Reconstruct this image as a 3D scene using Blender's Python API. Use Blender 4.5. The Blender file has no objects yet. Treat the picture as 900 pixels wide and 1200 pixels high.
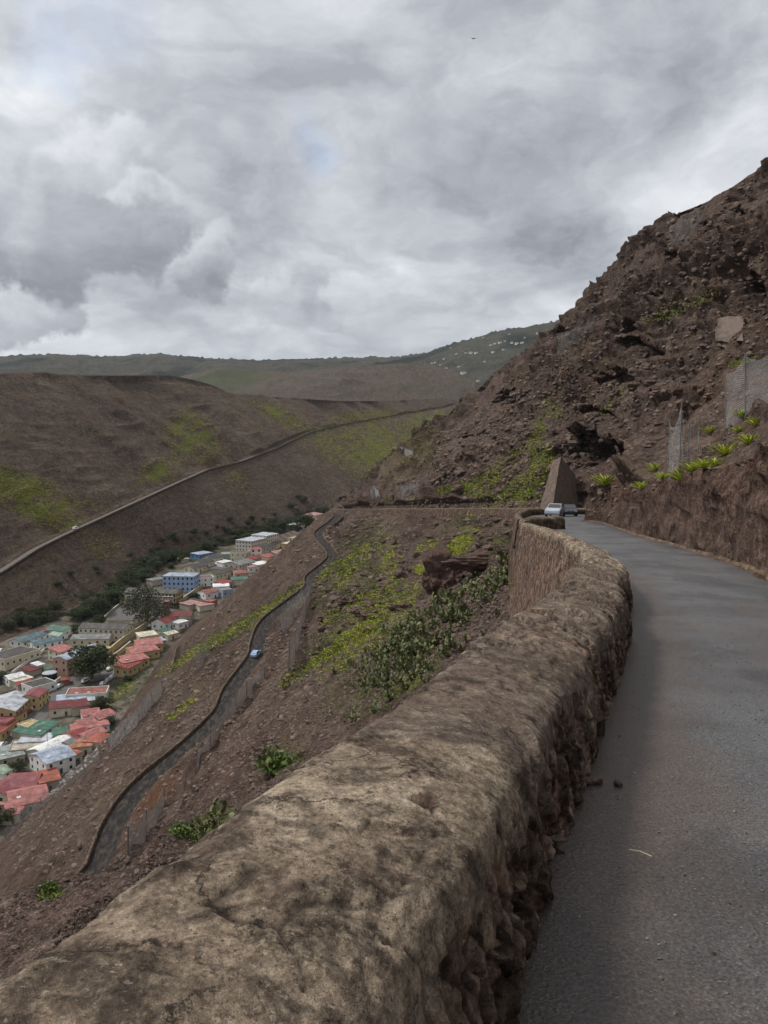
import bpy, bmesh, math, random
import numpy as np
from mathutils import Vector, Matrix
from mathutils.bvhtree import BVHTree
rnd = random.Random(7)
nr = np.random.default_rng(11)
SC = bpy.context.scene
COL = SC.collection
F_PX, TH = 936.0, math.atan(95/936.0)
CT, ST = math.cos(TH), math.sin(TH)

# ---------------------------------------------------------------- view maths
def ray(u, v):
    a, b = (u-450)/F_PX, (600-v)/F_PX
    return Vector((a, CT+b*ST, -ST+b*CT))
def P(u, v, Y):
    d = ray(u, v); return tuple(d*(Y/d.y))
def onplane(u, v, z0, g):                 # meets z = z0 + g*y
    d = ray(u, v); t = z0/(d.z-g*d.y); return tuple(d*t)
def project(x, y, z):
    f = np.maximum(y*CT-z*ST, 1e-3); up = y*ST+z*CT
    return 450+F_PX*x/f, 600-F_PX*up/f

# ---------------------------------------------------------------- noise
def _hash(i, j, k, s):
    n = (i*374761393 + j*668265263 + k*2147483647 + s*1274126177) & 0xffffffff
    n = ((n ^ (n >> 13))*1274126177) & 0xffffffff
    n = (n ^ (n >> 16))
    return (n & 0xffff)/65535.0
def vnoise(p, s=0):
    q = np.floor(p).astype(np.int64); f = p-q
    f = f*f*f*(f*(f*6-15)+10)
    i, j, k = q[..., 0], q[..., 1], q[..., 2]
    fx, fy, fz = f[..., 0], f[..., 1], f[..., 2]
    r = 0
    for a in (0, 1):
        for b in (0, 1):
            for c in (0, 1):
                w = (fx if a else 1-fx)*(fy if b else 1-fy)*(fz if c else 1-fz)
                r = r+w*_hash(i+a, j+b, k+c, s)
    return r*2-1
def sstep(x, a, b):
    t = np.clip((x-a)/(b-a), 0, 1); return t*t*(3-2*t)

# ---------------------------------------------------------------- objects
def tag(o, label=None, cat=None, group=None, kind=None):
    if label: o['label'] = label
    if cat: o['category'] = cat
    if group: o['group'] = group
    if kind: o['kind'] = kind
    return o
def thing(name, label, cat, loc=(0, 0, 0), rz=0.0, group=None):
    o = bpy.data.objects.new(name, None); COL.objects.link(o)
    o.empty_display_size = .1
    o.location = loc; o.rotation_euler = (0, 0, rz)
    return tag(o, label, cat, group)
def link(name, me, parent=None, mat=None):
    o = bpy.data.objects.new(name, me); COL.objects.link(o)
    if parent: o.parent = parent
    if mat: me.materials.append(mat)
    return o
def np_mesh(name, verts, faces, smooth=False, uv=None, attr=None):
    """faces: (n,k) array with fixed k"""
    me = bpy.data.meshes.new(name)
    verts = np.asarray(verts, dtype=np.float32).reshape(-1, 3)
    faces = np.asarray(faces, dtype=np.int32)
    n, k = faces.shape
    me.vertices.add(len(verts)); me.vertices.foreach_set('co', verts.ravel())
    me.loops.add(n*k); me.loops.foreach_set('vertex_index', faces.ravel())
    me.polygons.add(n); me.polygons.foreach_set('loop_start', np.arange(0, n*k, k, dtype=np.int32))
    me.polygons.foreach_set('use_smooth', np.full(n, smooth))
    if uv is not None:
        l = me.uv_layers.new(name='UVMap')
        l.data.foreach_set('uv', np.asarray(uv, dtype=np.float32)[faces.ravel()].ravel())
    if attr:
        for an, av in attr.items():
            A = me.attributes.new(an, 'FLOAT', 'POINT'); A.data.foreach_set('value', np.asarray(av, dtype=np.float32).ravel())
    me.update(calc_edges=True); me.validate()
    return me
def grid_faces(ny, nx, wrap=False):
    a = np.arange(ny*nx).reshape(ny, nx)
    if wrap: a = np.concatenate([a, a[:, :1]], 1)
    return np.stack([a[:-1, :-1], a[:-1, 1:], a[1:, 1:], a[1:, :-1]], -1).reshape(-1, 4)

class MB:
    def __init__(s): s.v = []; s.f = []
    def add(s, vs, fs):
        n = len(s.v); s.v += [tuple(x) for x in vs]; s.f += [tuple(i+n for i in f) for f in fs]
    def box(s, x0, x1, y0, y1, z0, z1, M=None):
        vs = [(x, y, z) for z in (z0, z1) for y in (y0, y1) for x in (x0, x1)]
        if M: vs = [M @ Vector(v) for v in vs]
        s.add(vs, [(0, 2, 3, 1), (4, 5, 7, 6), (0, 1, 5, 4), (2, 6, 7, 3), (0, 4, 6, 2), (1, 3, 7, 5)])
    def tube(s, pts, rs, n=6, cap=True):
        pts = [Vector(p) for p in pts]; base = len(s.v)
        if not hasattr(rs, '__len__'): rs = [rs]*len(pts)
        for i, p in enumerate(pts):
            d = (pts[min(i+1, len(pts)-1)]-pts[max(i-1, 0)]).normalized()
            a = d.cross(Vector((.3, .9, .1)) if abs(d.z) > .8 else Vector((0, 0, 1))).normalized(); b = d.cross(a)
            for k in range(n):
                t = 2*math.pi*k/n
                s.v.append(tuple(p+(a*math.cos(t)+b*math.sin(t))*rs[i]))
        for i in range(len(pts)-1):
            for k in range(n):
                k2 = (k+1) % n
                s.f.append((base+i*n+k, base+i*n+k2, base+(i+1)*n+k2, base+(i+1)*n+k))
        if cap:
            s.f.append(tuple(base+k for k in range(n))[::-1])
            s.f.append(tuple(base+(len(pts)-1)*n+k for k in range(n)))
    def mesh(s, name, smooth=False):
        me = bpy.data.meshes.new(name); me.from_pydata(s.v, [], s.f)
        if smooth: me.polygons.foreach_set('use_smooth', [True]*len(s.f))
        me.update(); return me
    def build(s, name, mat, parent=None, smooth=False):
        return link(name, s.mesh(name, smooth), parent, mat)

# ---------------------------------------------------------------- materials
class NT:
    def __init__(s, name, rough=.85, spec=.3):
        s.m = bpy.data.materials.new(name); s.m.use_nodes = True
        s.t = s.m.node_tree; s.b = s.t.nodes['Principled BSDF']
        s.b.inputs['Roughness'].default_value = rough
        s.b.inputs['Specular IOR Level'].default_value = spec
    def n(s, typ, **kw):
        nd = s.t.nodes.new(typ)
        for k, v in kw.items():
            if k in ('ins',): continue
            setattr(nd, k, v)
        for k, v in kw.get('ins', {}).items():
            if isinstance(v, bpy.types.NodeSocket): s.t.links.new(v, nd.inputs[k])
            else: nd.inputs[k].default_value = v
        return nd
    def l(s, a, b): s.t.links.new(a, b)
    def pos(s, scale=(1, 1, 1), rot=(0, 0, 0), obj=False):
        if obj: src = s.n('ShaderNodeTexCoord').outputs['Object']
        else: src = s.n('ShaderNodeNewGeometry').outputs['Position']
        return s.n('ShaderNodeMapping', ins={'Vector': src, 'Scale': scale, 'Rotation': rot}).outputs[0]
    def noise(s, vec, sc, det=4, rough=.55, dist=0.0, typ='FBM'):
        nd = s.n('ShaderNodeTexNoise', ins={'Vector': vec, 'Scale': sc, 'Detail': det, 'Roughness': rough, 'Distortion': dist})
        return nd.outputs[0]
    def vor(s, vec, sc, feat='F1', out='Distance', rand=1.0):
        nd = s.n('ShaderNodeTexVoronoi', feature=feat, ins={'Vector': vec, 'Scale': sc, 'Randomness': rand})
        return nd.outputs[out]
    def ramp(s, fac, stops, interp='LINEAR'):
        nd = s.n('ShaderNodeValToRGB'); nd.color_ramp.interpolation = interp
        e = nd.color_ramp.elements
        while len(e) < len(stops): e.new(.5)
        for i, (p, c) in enumerate(stops):
            e[i].position = p; e[i].color = (c, c, c, 1) if not hasattr(c, '__len__') else (*c, 1)
        s.l(fac, nd.inputs[0]); return nd.outputs[0]
    def mix(s, fac, a, b, mode='MIX'):
        nd = s.n('ShaderNodeMix', data_type='RGBA', blend_type=mode)
        for i, x in ((0, fac), (6, a), (7, b)):
            if isinstance(x, bpy.types.NodeSocket): s.l(x, nd.inputs[i])
            elif i == 0: nd.inputs[0].default_value = x
            else: nd.inputs[i].default_value = (*x, 1)
        return nd.outputs[2]
    def math(s, op, a, b=0.0, c=None, clamp=False):
        nd = s.n('ShaderNodeMath', operation=op, use_clamp=clamp)
        for i, x in enumerate((a, b) if c is None else (a, b, c)):
            if isinstance(x, bpy.types.NodeSocket): s.l(x, nd.inputs[i])
            else: nd.inputs[i].default_value = x
        return nd.outputs[0]
    def attr(s, name): return s.n('ShaderNodeAttribute', attribute_name=name).outputs['Fac']
    def color(s, c):
        if isinstance(c, bpy.types.NodeSocket): s.l(c, s.b.inputs['Base Color'])
        else: s.b.inputs['Base Color'].default_value = (*c, 1)
    def bump(s, h, dist, strength=1.0, prev=None):
        nd = s.n('ShaderNodeBump', ins={'Height': h, 'Distance': dist, 'Strength': strength})
        if prev is not None: s.l(prev, nd.inputs['Normal'])
        s.l(nd.outputs[0], s.b.inputs['Normal']); return nd.outputs[0]

_mc = {}
def paint(name, c, rough=.8, var=.15, sc=1.2, spec=.3, obj=True, metal=0.0):
    """weathered plain colour"""
    key = (name, c)
    if key in _mc: return _mc[key]
    n = NT(name, rough, spec); n.b.inputs['Metallic'].default_value = metal
    v = n.pos(obj=obj)
    a = n.noise(v, sc, 5, .6); b = n.noise(v, sc*7, 3, .6)
    f = n.math('ADD', n.math('MULTIPLY', a, .65), n.math('MULTIPLY', b, .35))
    lo = tuple(x*(1-var*2.2) for x in c); hi = tuple(min(1, x*(1+var)) for x in c)
    n.color(n.ramp(f, [(.3, lo), (.55, c), (.75, hi)]))
    _mc[key] = n.m
    return n.m

def terrain_mat(name, fine=True, far=False, dark=(.050,.034,.029), mid=(.150,.106,.086), lite=(.34,.265,.20), green=(.23,.235,.055)):
    n = NT(name, .95, .12)
    p = n.pos()
    big = n.noise(p, .018, 6, .6, .4)
    med = n.noise(p, .16, 8, .68, .3)
    # streaks running down the slope and along the strata
    st = n.noise(n.pos(scale=(.35, .07, .9), rot=(0, .55, -.05)), .55, 7, .7, .6)
    f = n.math('ADD', n.math('MULTIPLY', big, .3), n.math('ADD', n.math('MULTIPLY', med, .4), n.math('MULTIPLY', st, .3)))
    fn = n.noise(p, 1.9, 8, .72)
    f = n.math('ADD', n.math('MULTIPLY', f, .62), n.math('MULTIPLY', fn, .38))
    c = n.ramp(f, [(.40, dark), (.475, mid), (.53, (mid[0]*1.3, mid[1]*1.3, mid[2]*1.3)), (.60, lite)])
    g1 = n.noise(p, .55, 10, .8); g2 = n.noise(p, 4.0, 8, .8)
    c = n.mix(1.0, c, n.ramp(g1, [(.38, .45), (.5, 1.0), (.62, 1.55)]), 'MULTIPLY')
    c = n.mix(1.0, c, n.ramp(g2, [(.38, .55), (.5, 1.0), (.60, 1.35)]), 'MULTIPLY')
    vs = n.vor(n.pos(scale=(1, 1, 1.4)), .9, 'F1'); c = n.mix(n.math('MULTIPLY', n.ramp(vs, [(.12, 1), (.24, 0)]), .55), c, (.035, .028, .022))
    # dry grass tan
    tan = n.noise(n.pos(scale=(1, .35, 1), rot=(0, 0, .2)), .12, 8, .75)
    tm = n.math('MULTIPLY', n.ramp(tan, [(.50, 0), (.64, 1)]), n.attr('dry'))
    c = n.mix(n.math('MULTIPLY', tm, .65), c, (.23, .175, .105))
    red = n.noise(p, .05, 5, .6)
    c = n.mix(n.math('MULTIPLY', n.ramp(red, [(.5, 0), (.7, 1)]), .45), c, (.125, .068, .045))
    # green: speckled cover
    g = n.attr('veg')
    sp = n.noise(p, 0.3, 12, .82)
    gm = n.ramp(n.math('ADD', n.math('MULTIPLY', n.math('SUBTRACT', sp, .5), 2.6), g), [(.50, 0), (.62, 1)])
    gm = n.math('MULTIPLY', gm, .9)
    gc = n.ramp(n.noise(p, .5, 6, .8), [(.36, (green[0]*.3, green[1]*.36, green[2]*.8)), (.52, green), (.7, (green[0]*1.5, green[1]*1.4, green[2]*1.4))])
    c = n.mix(gm, c, gc)
    soil = n.attr('soil')
    c = n.mix(n.math('MULTIPLY', soil, .85), c, n.ramp(n.noise(p, .9, 8, .7), [(.35, (.11, .05, .03)), (.65, (.26, .125, .07))]))
    # gullies and ledges darker where the noise-carved rock is bare
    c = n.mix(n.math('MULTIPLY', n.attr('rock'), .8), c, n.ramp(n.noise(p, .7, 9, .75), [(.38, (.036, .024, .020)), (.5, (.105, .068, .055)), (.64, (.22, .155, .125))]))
    cv = n.n('ShaderNodeSeparateColor', ins={0: n.vor(n.n('ShaderNodeVectorMath', operation='ADD', ins={0: p, 1: n.n('ShaderNodeTexNoise', ins={'Vector': p, 'Scale': 5.0}).outputs[1]}).outputs[0], 5.5, 'F1', 'Color')}).outputs[0]
    c = n.mix(n.attr('cutf'), c, n.mix(1.0, n.mix(.5, c, (.15, .082, .06)), n.ramp(cv, [(.1, .35), (.5, 1.0), (.9, 1.75)]), 'MULTIPLY'))
    c = n.mix(n.attr('opp'), c, n.mix(1.0, c, (.84, .86, .80), 'MULTIPLY'))
    n.color(c)
    if fine:
        r = n.vor(p, 5.0, 'F1'); r2 = n.vor(p, 16.0, 'F1')
        h = n.math('ADD', n.math('MULTIPLY', r, .12), n.math('MULTIPLY', r2, .04))
        b1 = n.bump(h, 1.0, .5)
        b2 = n.bump(fn, 1.6, 1.0, b1)
        n.bump(n.math('ADD', med, n.math('MULTIPLY', st, .6)), 7.0, .9, b2)
    else:
        h = n.math('ADD', n.math('MULTIPLY', med, 7.0), n.math('MULTIPLY', fn, .9))
        n.bump(h, 1.0, .8)
    return n.m
# ================================================================ terrain
ROADG = -.0905
def zroad(y): return -1.7-.096*y
HD = math.radians(20.04); HS, HC = math.sin(HD), math.cos(HD)
def axp(t, lat, h=0.0):                     # along / across the near wall
    return (t*HS+lat*HC, t*HC-lat*HS, -1.7+ROADG*t+h)
# wall centreline (x, y) at the road edge, near to far
WALL = [axp(t, -.46)[:2] for t in (-6, -3, 0, 3, 6, 8.5, 10.2)]
WALL += [(3.55, 11.6), (4.15, 13.2), (4.75, 15.5), (5.4, 18.6), (6.05, 22.6), (6.75, 27), (7.55, 33), (8.5, 41), (9.3, 49)]
WALL2 = [(9.3, 49), (9.9, 55), (11.2, 64), (13.6, 78), (16.6, 92), (19.0, 103), (21.8, 110), (26.0, 116), (31.0, 120), (37, 126), (44, 134), (51, 146), (55, 158),
         (54, 170), (50, 180), (46.8, 187), (43.5, 205), (41, 230), (37, 258), (33, 280), (25, 310), (15, 340), (4.5, 372), (-6, 402), (-15, 425), (-21.5, 440), (-23.5, 446)]
def interp(y, pts, k=1):
    a = np.array(pts, float); return np.interp(y, a[:, 1], a[:, 0 if k == 0 else 2])
wall_xy = np.array(WALL+WALL2[1:])
def roadz(y):
    y = np.asarray(y, float)
    # road height by path length
    seg = np.hypot(np.diff(wall_xy[:, 0]), np.diff(wall_xy[:, 1])); s = np.concatenate([[0], np.cumsum(seg)])
    s0 = np.interp(0, wall_xy[:, 1], s)
    S = np.interp(y, wall_xy[:, 1], s-s0)
    ss = [-10, 0, 12, 50, 130, 200, 490]
    zz = [-1.7+.096*10*.94, -1.7, -1.7-.0905*12.4, -6.4, -13.0, -18.8, -46.3]
    return np.interp(S, ss, zz)
def Wx(y): return np.interp(y, wall_xy[:, 1], wall_xy[:, 0])
def dz(P3): return P3
# lower road centreline from the picture
LR = [(402, 600, 447), (389, 613, 415), (373, 627, 388), (389, 649, 352), (384, 660, 335), (365, 676, 313), (363, 689, 297), (344, 704, 281), (313, 729, 258), (302, 755, 238),
      (299, 770, 228), (272, 808, 205), (260, 836, 191), (220, 876, 174), (168, 920, 160), (138, 960, 148), (122, 1000, 138), (108, 1027, 132)]
Lp = [P(*q) for q in LR][::-1]
e0 = Lp[0]
Lp = [(-78, -40, e0[2]-14), (-72, 20, e0[2]-9), (-66, 70, e0[2]-4.5), (-56, 112, e0[2]-1.2)]+Lp
Lp = np.array(Lp)
def smooth_poly(pts, n=12):
    pts = np.array(pts, float); out = []
    for i in range(len(pts)-1):
        p0, p1, p2, p3 = pts[max(i-1, 0)], pts[i], pts[i+1], pts[min(i+2, len(pts)-1)]
        for k in range(n):
            t = k/n
            out.append(.5*((2*p1)+(-p0+p2)*t+(2*p0-5*p1+4*p2-p3)*t*t+(-p0+3*p1-3*p2+p3)*t**3))
    out.append(pts[-1]); return np.array(out)
Ls = smooth_poly(Lp, 6)
Ls = Ls[np.argsort(Ls[:, 1])]
wall_s = smooth_poly(wall_xy, 6)
def cum(y, pts, k): return np.interp(y, pts[:, 1], pts[:, k])

# far road
def farD(u, v):
    d = ray(u, v); a = d.x/d.y; dep = -d.z/d.y
    return 399/(dep+.08+.247-.65*a)
def FP(u, v): return P(u, v, farD(u, v))
RF = [FP(*q) for q in [(0, 671), (40, 645), (70, 630), (100, 616), (150, 593), (200, 570), (240, 552), (280, 542), (320, 527), (345, 515), (360, 508), (400, 498), (450, 489), (500, 480), (530, 475)]]
RF = [(-330, -40, -150), (-285, 200, -131), (-255, 380, -105)]+RF+[(230, 1900, 60)]
TF = [FP(*q) for q in [(0, 438), (50, 436), (100, 440), (200, 440), (222, 444), (246, 450), (270, 461), (300, 464), (350, 467), (400, 470), (450, 470), (500, 468), (527, 468)]]
TF = [(-470, -40, 40), (-420, 400, 38)]+TF+[(200, 1900, 66)]
RF, TF = np.array(RF), np.array(TF)
FL0, FLG = -150.0, .08
F2 = [(-330, -40), (-300, 200), (-250, 350), (-214, 446), (-191, 510), (-166, 624), (-117, 731), (-71, 826), (0, 1000), (120, 1300), (300, 1700), (380, 1900)]
F1 = [(-135, -40), (-128, 150), (-122, 253), (-113, 326), (-116, 400), (-115, 439), (-92, 540), (-75, 640), (-58, 771), (-40, 840), (40, 1000), (170, 1300), (350, 1700), (430, 1900)]
F2 = np.array([(x, y, FL0+FLG*y+ (2 if y > 400 else 0)) for x, y in F2]); F1 = np.array([(x, y, FL0+FLG*y) for x, y in F1])
F2[:, 2] = FL0+FLG*F2[:, 1]
# brow between the wall foot and the lower road
MM = np.array([(-7, -40, -3), (-9.0, 0, -6.6), (-7.8, 8, -7.6), (-7.0, 14, -9.2), (-7.6, 20, -12.3), (-8.0, 26, -15.2), (-8.2, 34, -18.4), (-8.0, 45, -21.5), (-10, 60, -27),
               (-12, 90, -34), (-14, 131, -41), (-12, 180, -43.5), (-6, 240, -46), (-5, 290, -50), (-10, 340, -51), (-21, 385, -52.5), (-25.5, 420, -50.5), (-26.5, 446, -48.6)])
HH = [(120, -40, 92), (120, 60, 92), (122, 160, 92)]+[P(900, 193, 255), P(845, 225, 285), P(800, 243, 320), P(776, 256, 335), P(752, 285, 360), P(735, 308, 395), P(700, 345, 430), P(668, 368, 460), (P(640, 385, 480)), P(600, 418, 530), P(560, 450, 580), P(520, 482, 640), P(470, 520, 700), P(440, 545, 760), P(412, 575, 830)]
HH = HH+[(20, 900, -72), (110, 1000, -62), (260, 1300, -35), (430, 1700, -5), (520, 1900, 5)]
HH = np.array(HH)
# bank over the road on the right
KP = [(1.2, -40), (1.8, -8), (3.1, 0), (5.6, 8), (8.2, 15)]+[onplane(u, v, -1.7, -.096)[:2] for u, v in [(900, 671), (850, 654), (800, 640), (760, 630), (730, 622), (706, 616)]]+[(19.2, 77)]
KP = np.array(KP+[(22, 86), (24.5, 93), (29, 104), (36, 112), (45, 119), (56, 130), (62, 146), (63, 160), (60, 175), (53, 190), (48.5, 208), (46, 230), (41.5, 260), (37.5, 282), (29.5, 311), (19.5, 341), (9, 372), (-2, 402), (-11, 425), (-17.5, 440), (-19.5, 446)])
print('K', KP.round(1).tolist()[5:12])

ys = np.concatenate([np.arange(-30, 2.2, .28)])
yy = [2.2]
while yy[-1] < 1850: yy.append(yy[-1]*1.0068+.012)
ys = np.concatenate([ys, yy]); NY = len(ys)
def col3(x, z): return np.stack([x, ys, z], -1)
lin = lambda y, a, b: np.clip((y-a)/(b-a), 0, 1)
rz = roadz(ys)
wx, kx = cum(ys, wall_s, 0), np.interp(ys, KP[:, 1], KP[:, 0])
lx, lz = cum(ys, Ls, 0), cum(ys, Ls, 2)
# local road half-width measured along x
dl = np.gradient(cum(ys, Ls, 0), ys); lw = 2.1*np.sqrt(1+np.clip(dl, -1.2, 1.2)**2)
past = ys > 446
q = lambda y, tab: np.interp(y, [t[0] for t in tab], [t[1] for t in tab])
xw_p = q(ys, [(446, -23.5), (500, -20), (600, -25), (700, -36), (760, -47), (830, -58), (900, -5), (1000, 60), (1300, 200), (1900, 460)])
zw_p = q(ys, [(446, -46.3), (500, -50), (600, -59), (700, -67), (760, -72), (830, -78), (900, -76), (1000, -68), (1300, -42), (1900, 0)])
xk = np.where(past, xw_p+1.5, kx); zk = np.where(past, zw_p+.4, rz)
xw = np.where(past, xw_p, wx); zw = np.where(past, zw_p, rz)
drop = q(ys, [(-30, .9), (0, .95), (8, 1.0), (15, 1.8), (24, 3.0), (40, 4.3), (49, 4.6), (60, 3.6), (100, 3.0), (150, 3), (200, 3.2), (300, 2.6), (440, 1.2), (446, .3), (500, .3)])
# lower road past the junction fades into the slope
f_p = lin(ys, 440, 470)
xlc = np.where(ys > 446, xw_p-7-20*f_p, lx); zlc = np.where(ys > 446, zw_p-3-16*f_p, lz)
xlc = np.minimum(xlc, xw-6.4)
f1x, f1z = cum(ys, F1, 0), cum(ys, F1, 2)
xmm = np.where(past, xw_p-3, cum(ys, MM, 0)); zmm = np.where(past, zw_p-2, cum(ys, MM, 2))
xmm = np.minimum(xmm, xw-1.8); xmm = np.maximum(xmm, xlc+lw+1.5)
bh = q(ys, [(-30, 3.6), (8, 3.5), (21, 3.45), (35, 3.3), (55, 2.9), (70, 3.2), (77, 4.6), (90, 6), (150, 6), (200, 4), (300, 3), (440, 2), (446, .6), (500, .6)])
bo = q(ys, [(-30, .7), (21, .75), (40, .9), (60, 1.1), (77, 1.6), (150, 3), (300, 2), (446, 1)])
hx, hz = cum(ys, HH, 0), cum(ys, HH, 2)
lines = [
    (cum(ys, TF, 0)-420-.2*ys, cum(ys, TF, 2)-25),
    (cum(ys, TF, 0), cum(ys, TF, 2)),
    (cum(ys, RF, 0)-3.2, cum(ys, RF, 2)+.2),
    (cum(ys, RF, 0)+3.2, cum(ys, RF, 2)),
    (cum(ys, F2, 0), cum(ys, F2, 2)),
    (f1x, f1z),
    (xlc-lw-.35, zlc-.1),
    (xlc-lw, zlc),
    (xlc+lw, zlc+.05),
    (xlc+lw+1.3, zlc+1.6),
    (xmm, zmm),
    (xw-.95, zw-drop),
    (xw-.2, zw-.02),
    (xk, zk),
    (xk+bo, zk+bh),
    (hx, hz),
    (hx+160, hz+18)]
segn = [8, 150, 5, 95, 46, 115, 3, 9, 9, 180, 120, 5, 6, 76, 350, 6]
# sampling power towards one end of the segment
pw = {1: 1.15, 9: 1.25, 10: 1.0, 14: 1.45, 13: 1.0}
amp_seg = [(.3, .6), (1, 1), (.3, .05), (.05, .6), (.5, .0), (.0, .7), (.3, .05), (0, 0), (0, .1), (.3, 1), (.9, .7), (0, 0), (0, .0), (.15, .8), (.8, 1.5), (1, 1)]
cols, ampc, segi = [], [], []
for i, n in enumerate(segn):
    x0, z0 = lines[i]; x1, z1 = lines[i+1]
    t = np.linspace(0, 1, n+1)[:-1] if i < len(segn)-1 else np.linspace(0, 1, n+1)
    if i == 14: tt = t**1.45
    elif i == 9: tt = 1-(1-t)**1.3
    elif i == 13: tt = t
    else: tt = t
    X = x0[:, None]*(1-tt)+x1[:, None]*tt
    e = tt
    if i == 14:                                   # steeper, craggier towards the crest
        e = np.interp(tt, [0, .12, .3, .6, .8, 1], [0, .10, .27, .55, .78, 1])
    Z = z0[:, None]*(1-e)+z1[:, None]*e
    if i == 13:
        # road gutter, then near vertical cut face, rounded brow
        xx = np.interp(t, [0, .06, .8, 1], [0, .12, .62, 1]); zz = np.interp(t, [0, .06, .8, 1], [0, .02, .86, 1])
        X = x0[:, None]*(1-xx)+x1[:, None]*xx; Z = z0[:, None]*(1-zz)+z1[:, None]*zz
    cols.append(np.stack([X, np.broadcast_to(ys[:, None], X.shape), Z], -1))
    a0, a1 = amp_seg[i]
    edge = np.ones_like(t)
    if i in (1, 3, 4, 5, 9, 10, 13, 14): edge = np.clip(np.minimum(t*n/4, 1), 0, 1)
    if i in (1, 3, 4, 5, 10): edge = np.minimum(edge, np.clip((1-t)*n/4, 0, 1))
    if i == 10: edge = np.clip((1-t)*n/5, 0, 1)
    if i == 9: edge = np.clip(t*n/4, 0, 1)
    ampc.append((a0*(1-t)+a1*t)*edge); segi.append(np.full(len(t), i))
G = np.concatenate(cols, 1); A = np.concatenate(ampc)[None, :]*np.ones((NY, 1)); SEG = np.concatenate(segi)
NX = G.shape[1]
A[ys > 455] = np.where((SEG >= 5) & (SEG <= 14), np.maximum(A[ys > 455], .7), A[ys > 455])
# keep the floor flat
A[:, SEG == 4] = 0
du = np.gradient(G, axis=1); dv = np.gradient(G, axis=0)
N = np.cross(du, dv); N /= np.maximum(np.linalg.norm(N, axis=-1, keepdims=True), 1e-9)
N[N[..., 2] < 0] *= -1
spc = np.maximum(np.linalg.norm(du, axis=-1), np.linalg.norm(dv, axis=-1))
disp = np.zeros((NY, NX)); rockm = np.zeros((NY, NX))
q3 = G.copy()
# strata follow the hillside: squash across the slope so ledges run along it
dist = np.linalg.norm(G, axis=-1)
right = np.isin(SEG, [14, 13])[None, :]
for lam, am, sd in [(90, 5.5, 1), (38, 3.2, 2), (17, 1.9, 3), (8, 1.0, 4), (3.6, .55, 5), (1.7, .30, 6), (.8, .16, 7), (.36, .085, 8), (.16, .04, 9)]:
    w = sstep(lam/np.maximum(spc, 1e-6), 1.2, 2.6)
    if w.max() <= 0: continue
    sc = np.array([1/lam, .45/lam, 1.5/lam])
    n = vnoise(q3*sc+sd*17.3, sd)
    if sd in (1, 2, 3, 4, 5):
        nr_ = 1-2*np.abs(n)-.35
        ng = vnoise(q3*np.array([.30/lam, 1.3/lam, .30/lam])+sd*3.1, sd+40)      # gullies running down the opposite slope
        farm = np.isin(SEG, [0, 1, 2, 3, 4])[None, :]
        n = np.where(farm, ng*1.15 if sd < 3 else ng*.7+nr_*.55, nr_ if sd > 1 else n)
    lim = np.minimum(1, dist/(lam*1.3))           # do not let huge waves move the ground by the wall
    lim = np.where(lam > 6, sstep(dist, lam*.6, lam*2.5), 1.0)
    # towards fixed lines keep big waves small
    k = A if lam < 4 else A*np.where(np.isin(SEG, [9, 10, 3, 5])[None, :], .6, 1.0)
    if lam >= 4: k = k*np.where(SEG == 13, .1, 1)[None, :]*np.where(SEG == 14, 1, 1)[None, :]
    disp += am*n*w*lim*k
# crags: terraces on the right hillside
hN = vnoise(G/np.array([60, 90, 40.])+5.1, 21)+.5*vnoise(G/np.array([22, 34, 12.])+9.7, 22)
crag = sstep(hN, -.4, .2)*right*sstep(dist, 35, 90)
tn = G[..., 2]+3.5*vnoise(G/14.0, 23)+1.3*vnoise(G/4.5, 24)-.14*G[..., 0]+.1*G[..., 1]
stp = (tn/6.5) % 1.0
ledge = (np.where(stp < .8, stp/.8, (1-stp)/.2)-.5)*5.6
disp += ledge*crag*A*(SEG == 14)[None, :]
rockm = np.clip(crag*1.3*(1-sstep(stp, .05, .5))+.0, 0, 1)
# rocky ribs elsewhere
rib = sstep(vnoise(G/np.array([9, 26, 9.])+3.3, 31)+.6*vnoise(G/4.0, 32), .2, .5)*np.isin(SEG, [9, 10, 5, 14])[None, :]*(A > .3)
disp += rib*1.9*sstep(dist, 25, 80)*A*(.6+.8*vnoise(G/2.2, 33))
rockm = np.maximum(rockm, rib*.7)
# the cut face: chunky red-brown lumps
cf = (SEG == 13)[None, :]*(ys < 130)[:, None]*A
lump = .30*(1-np.abs(vnoise(G/np.array([1.1, 1.1, .8])+2, 41))*2)+.16*(1-np.abs(vnoise(G/.42+4, 42))*2)*sstep(.42/np.maximum(spc, 1e-6), 1.3, 3)+.10*vnoise(G/.2, 43)*sstep(.2/np.maximum(spc, 1e-6), 1.3, 3)
disp += cf*lump*1.1
rockm = np.maximum(rockm, cf*.3)
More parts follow.
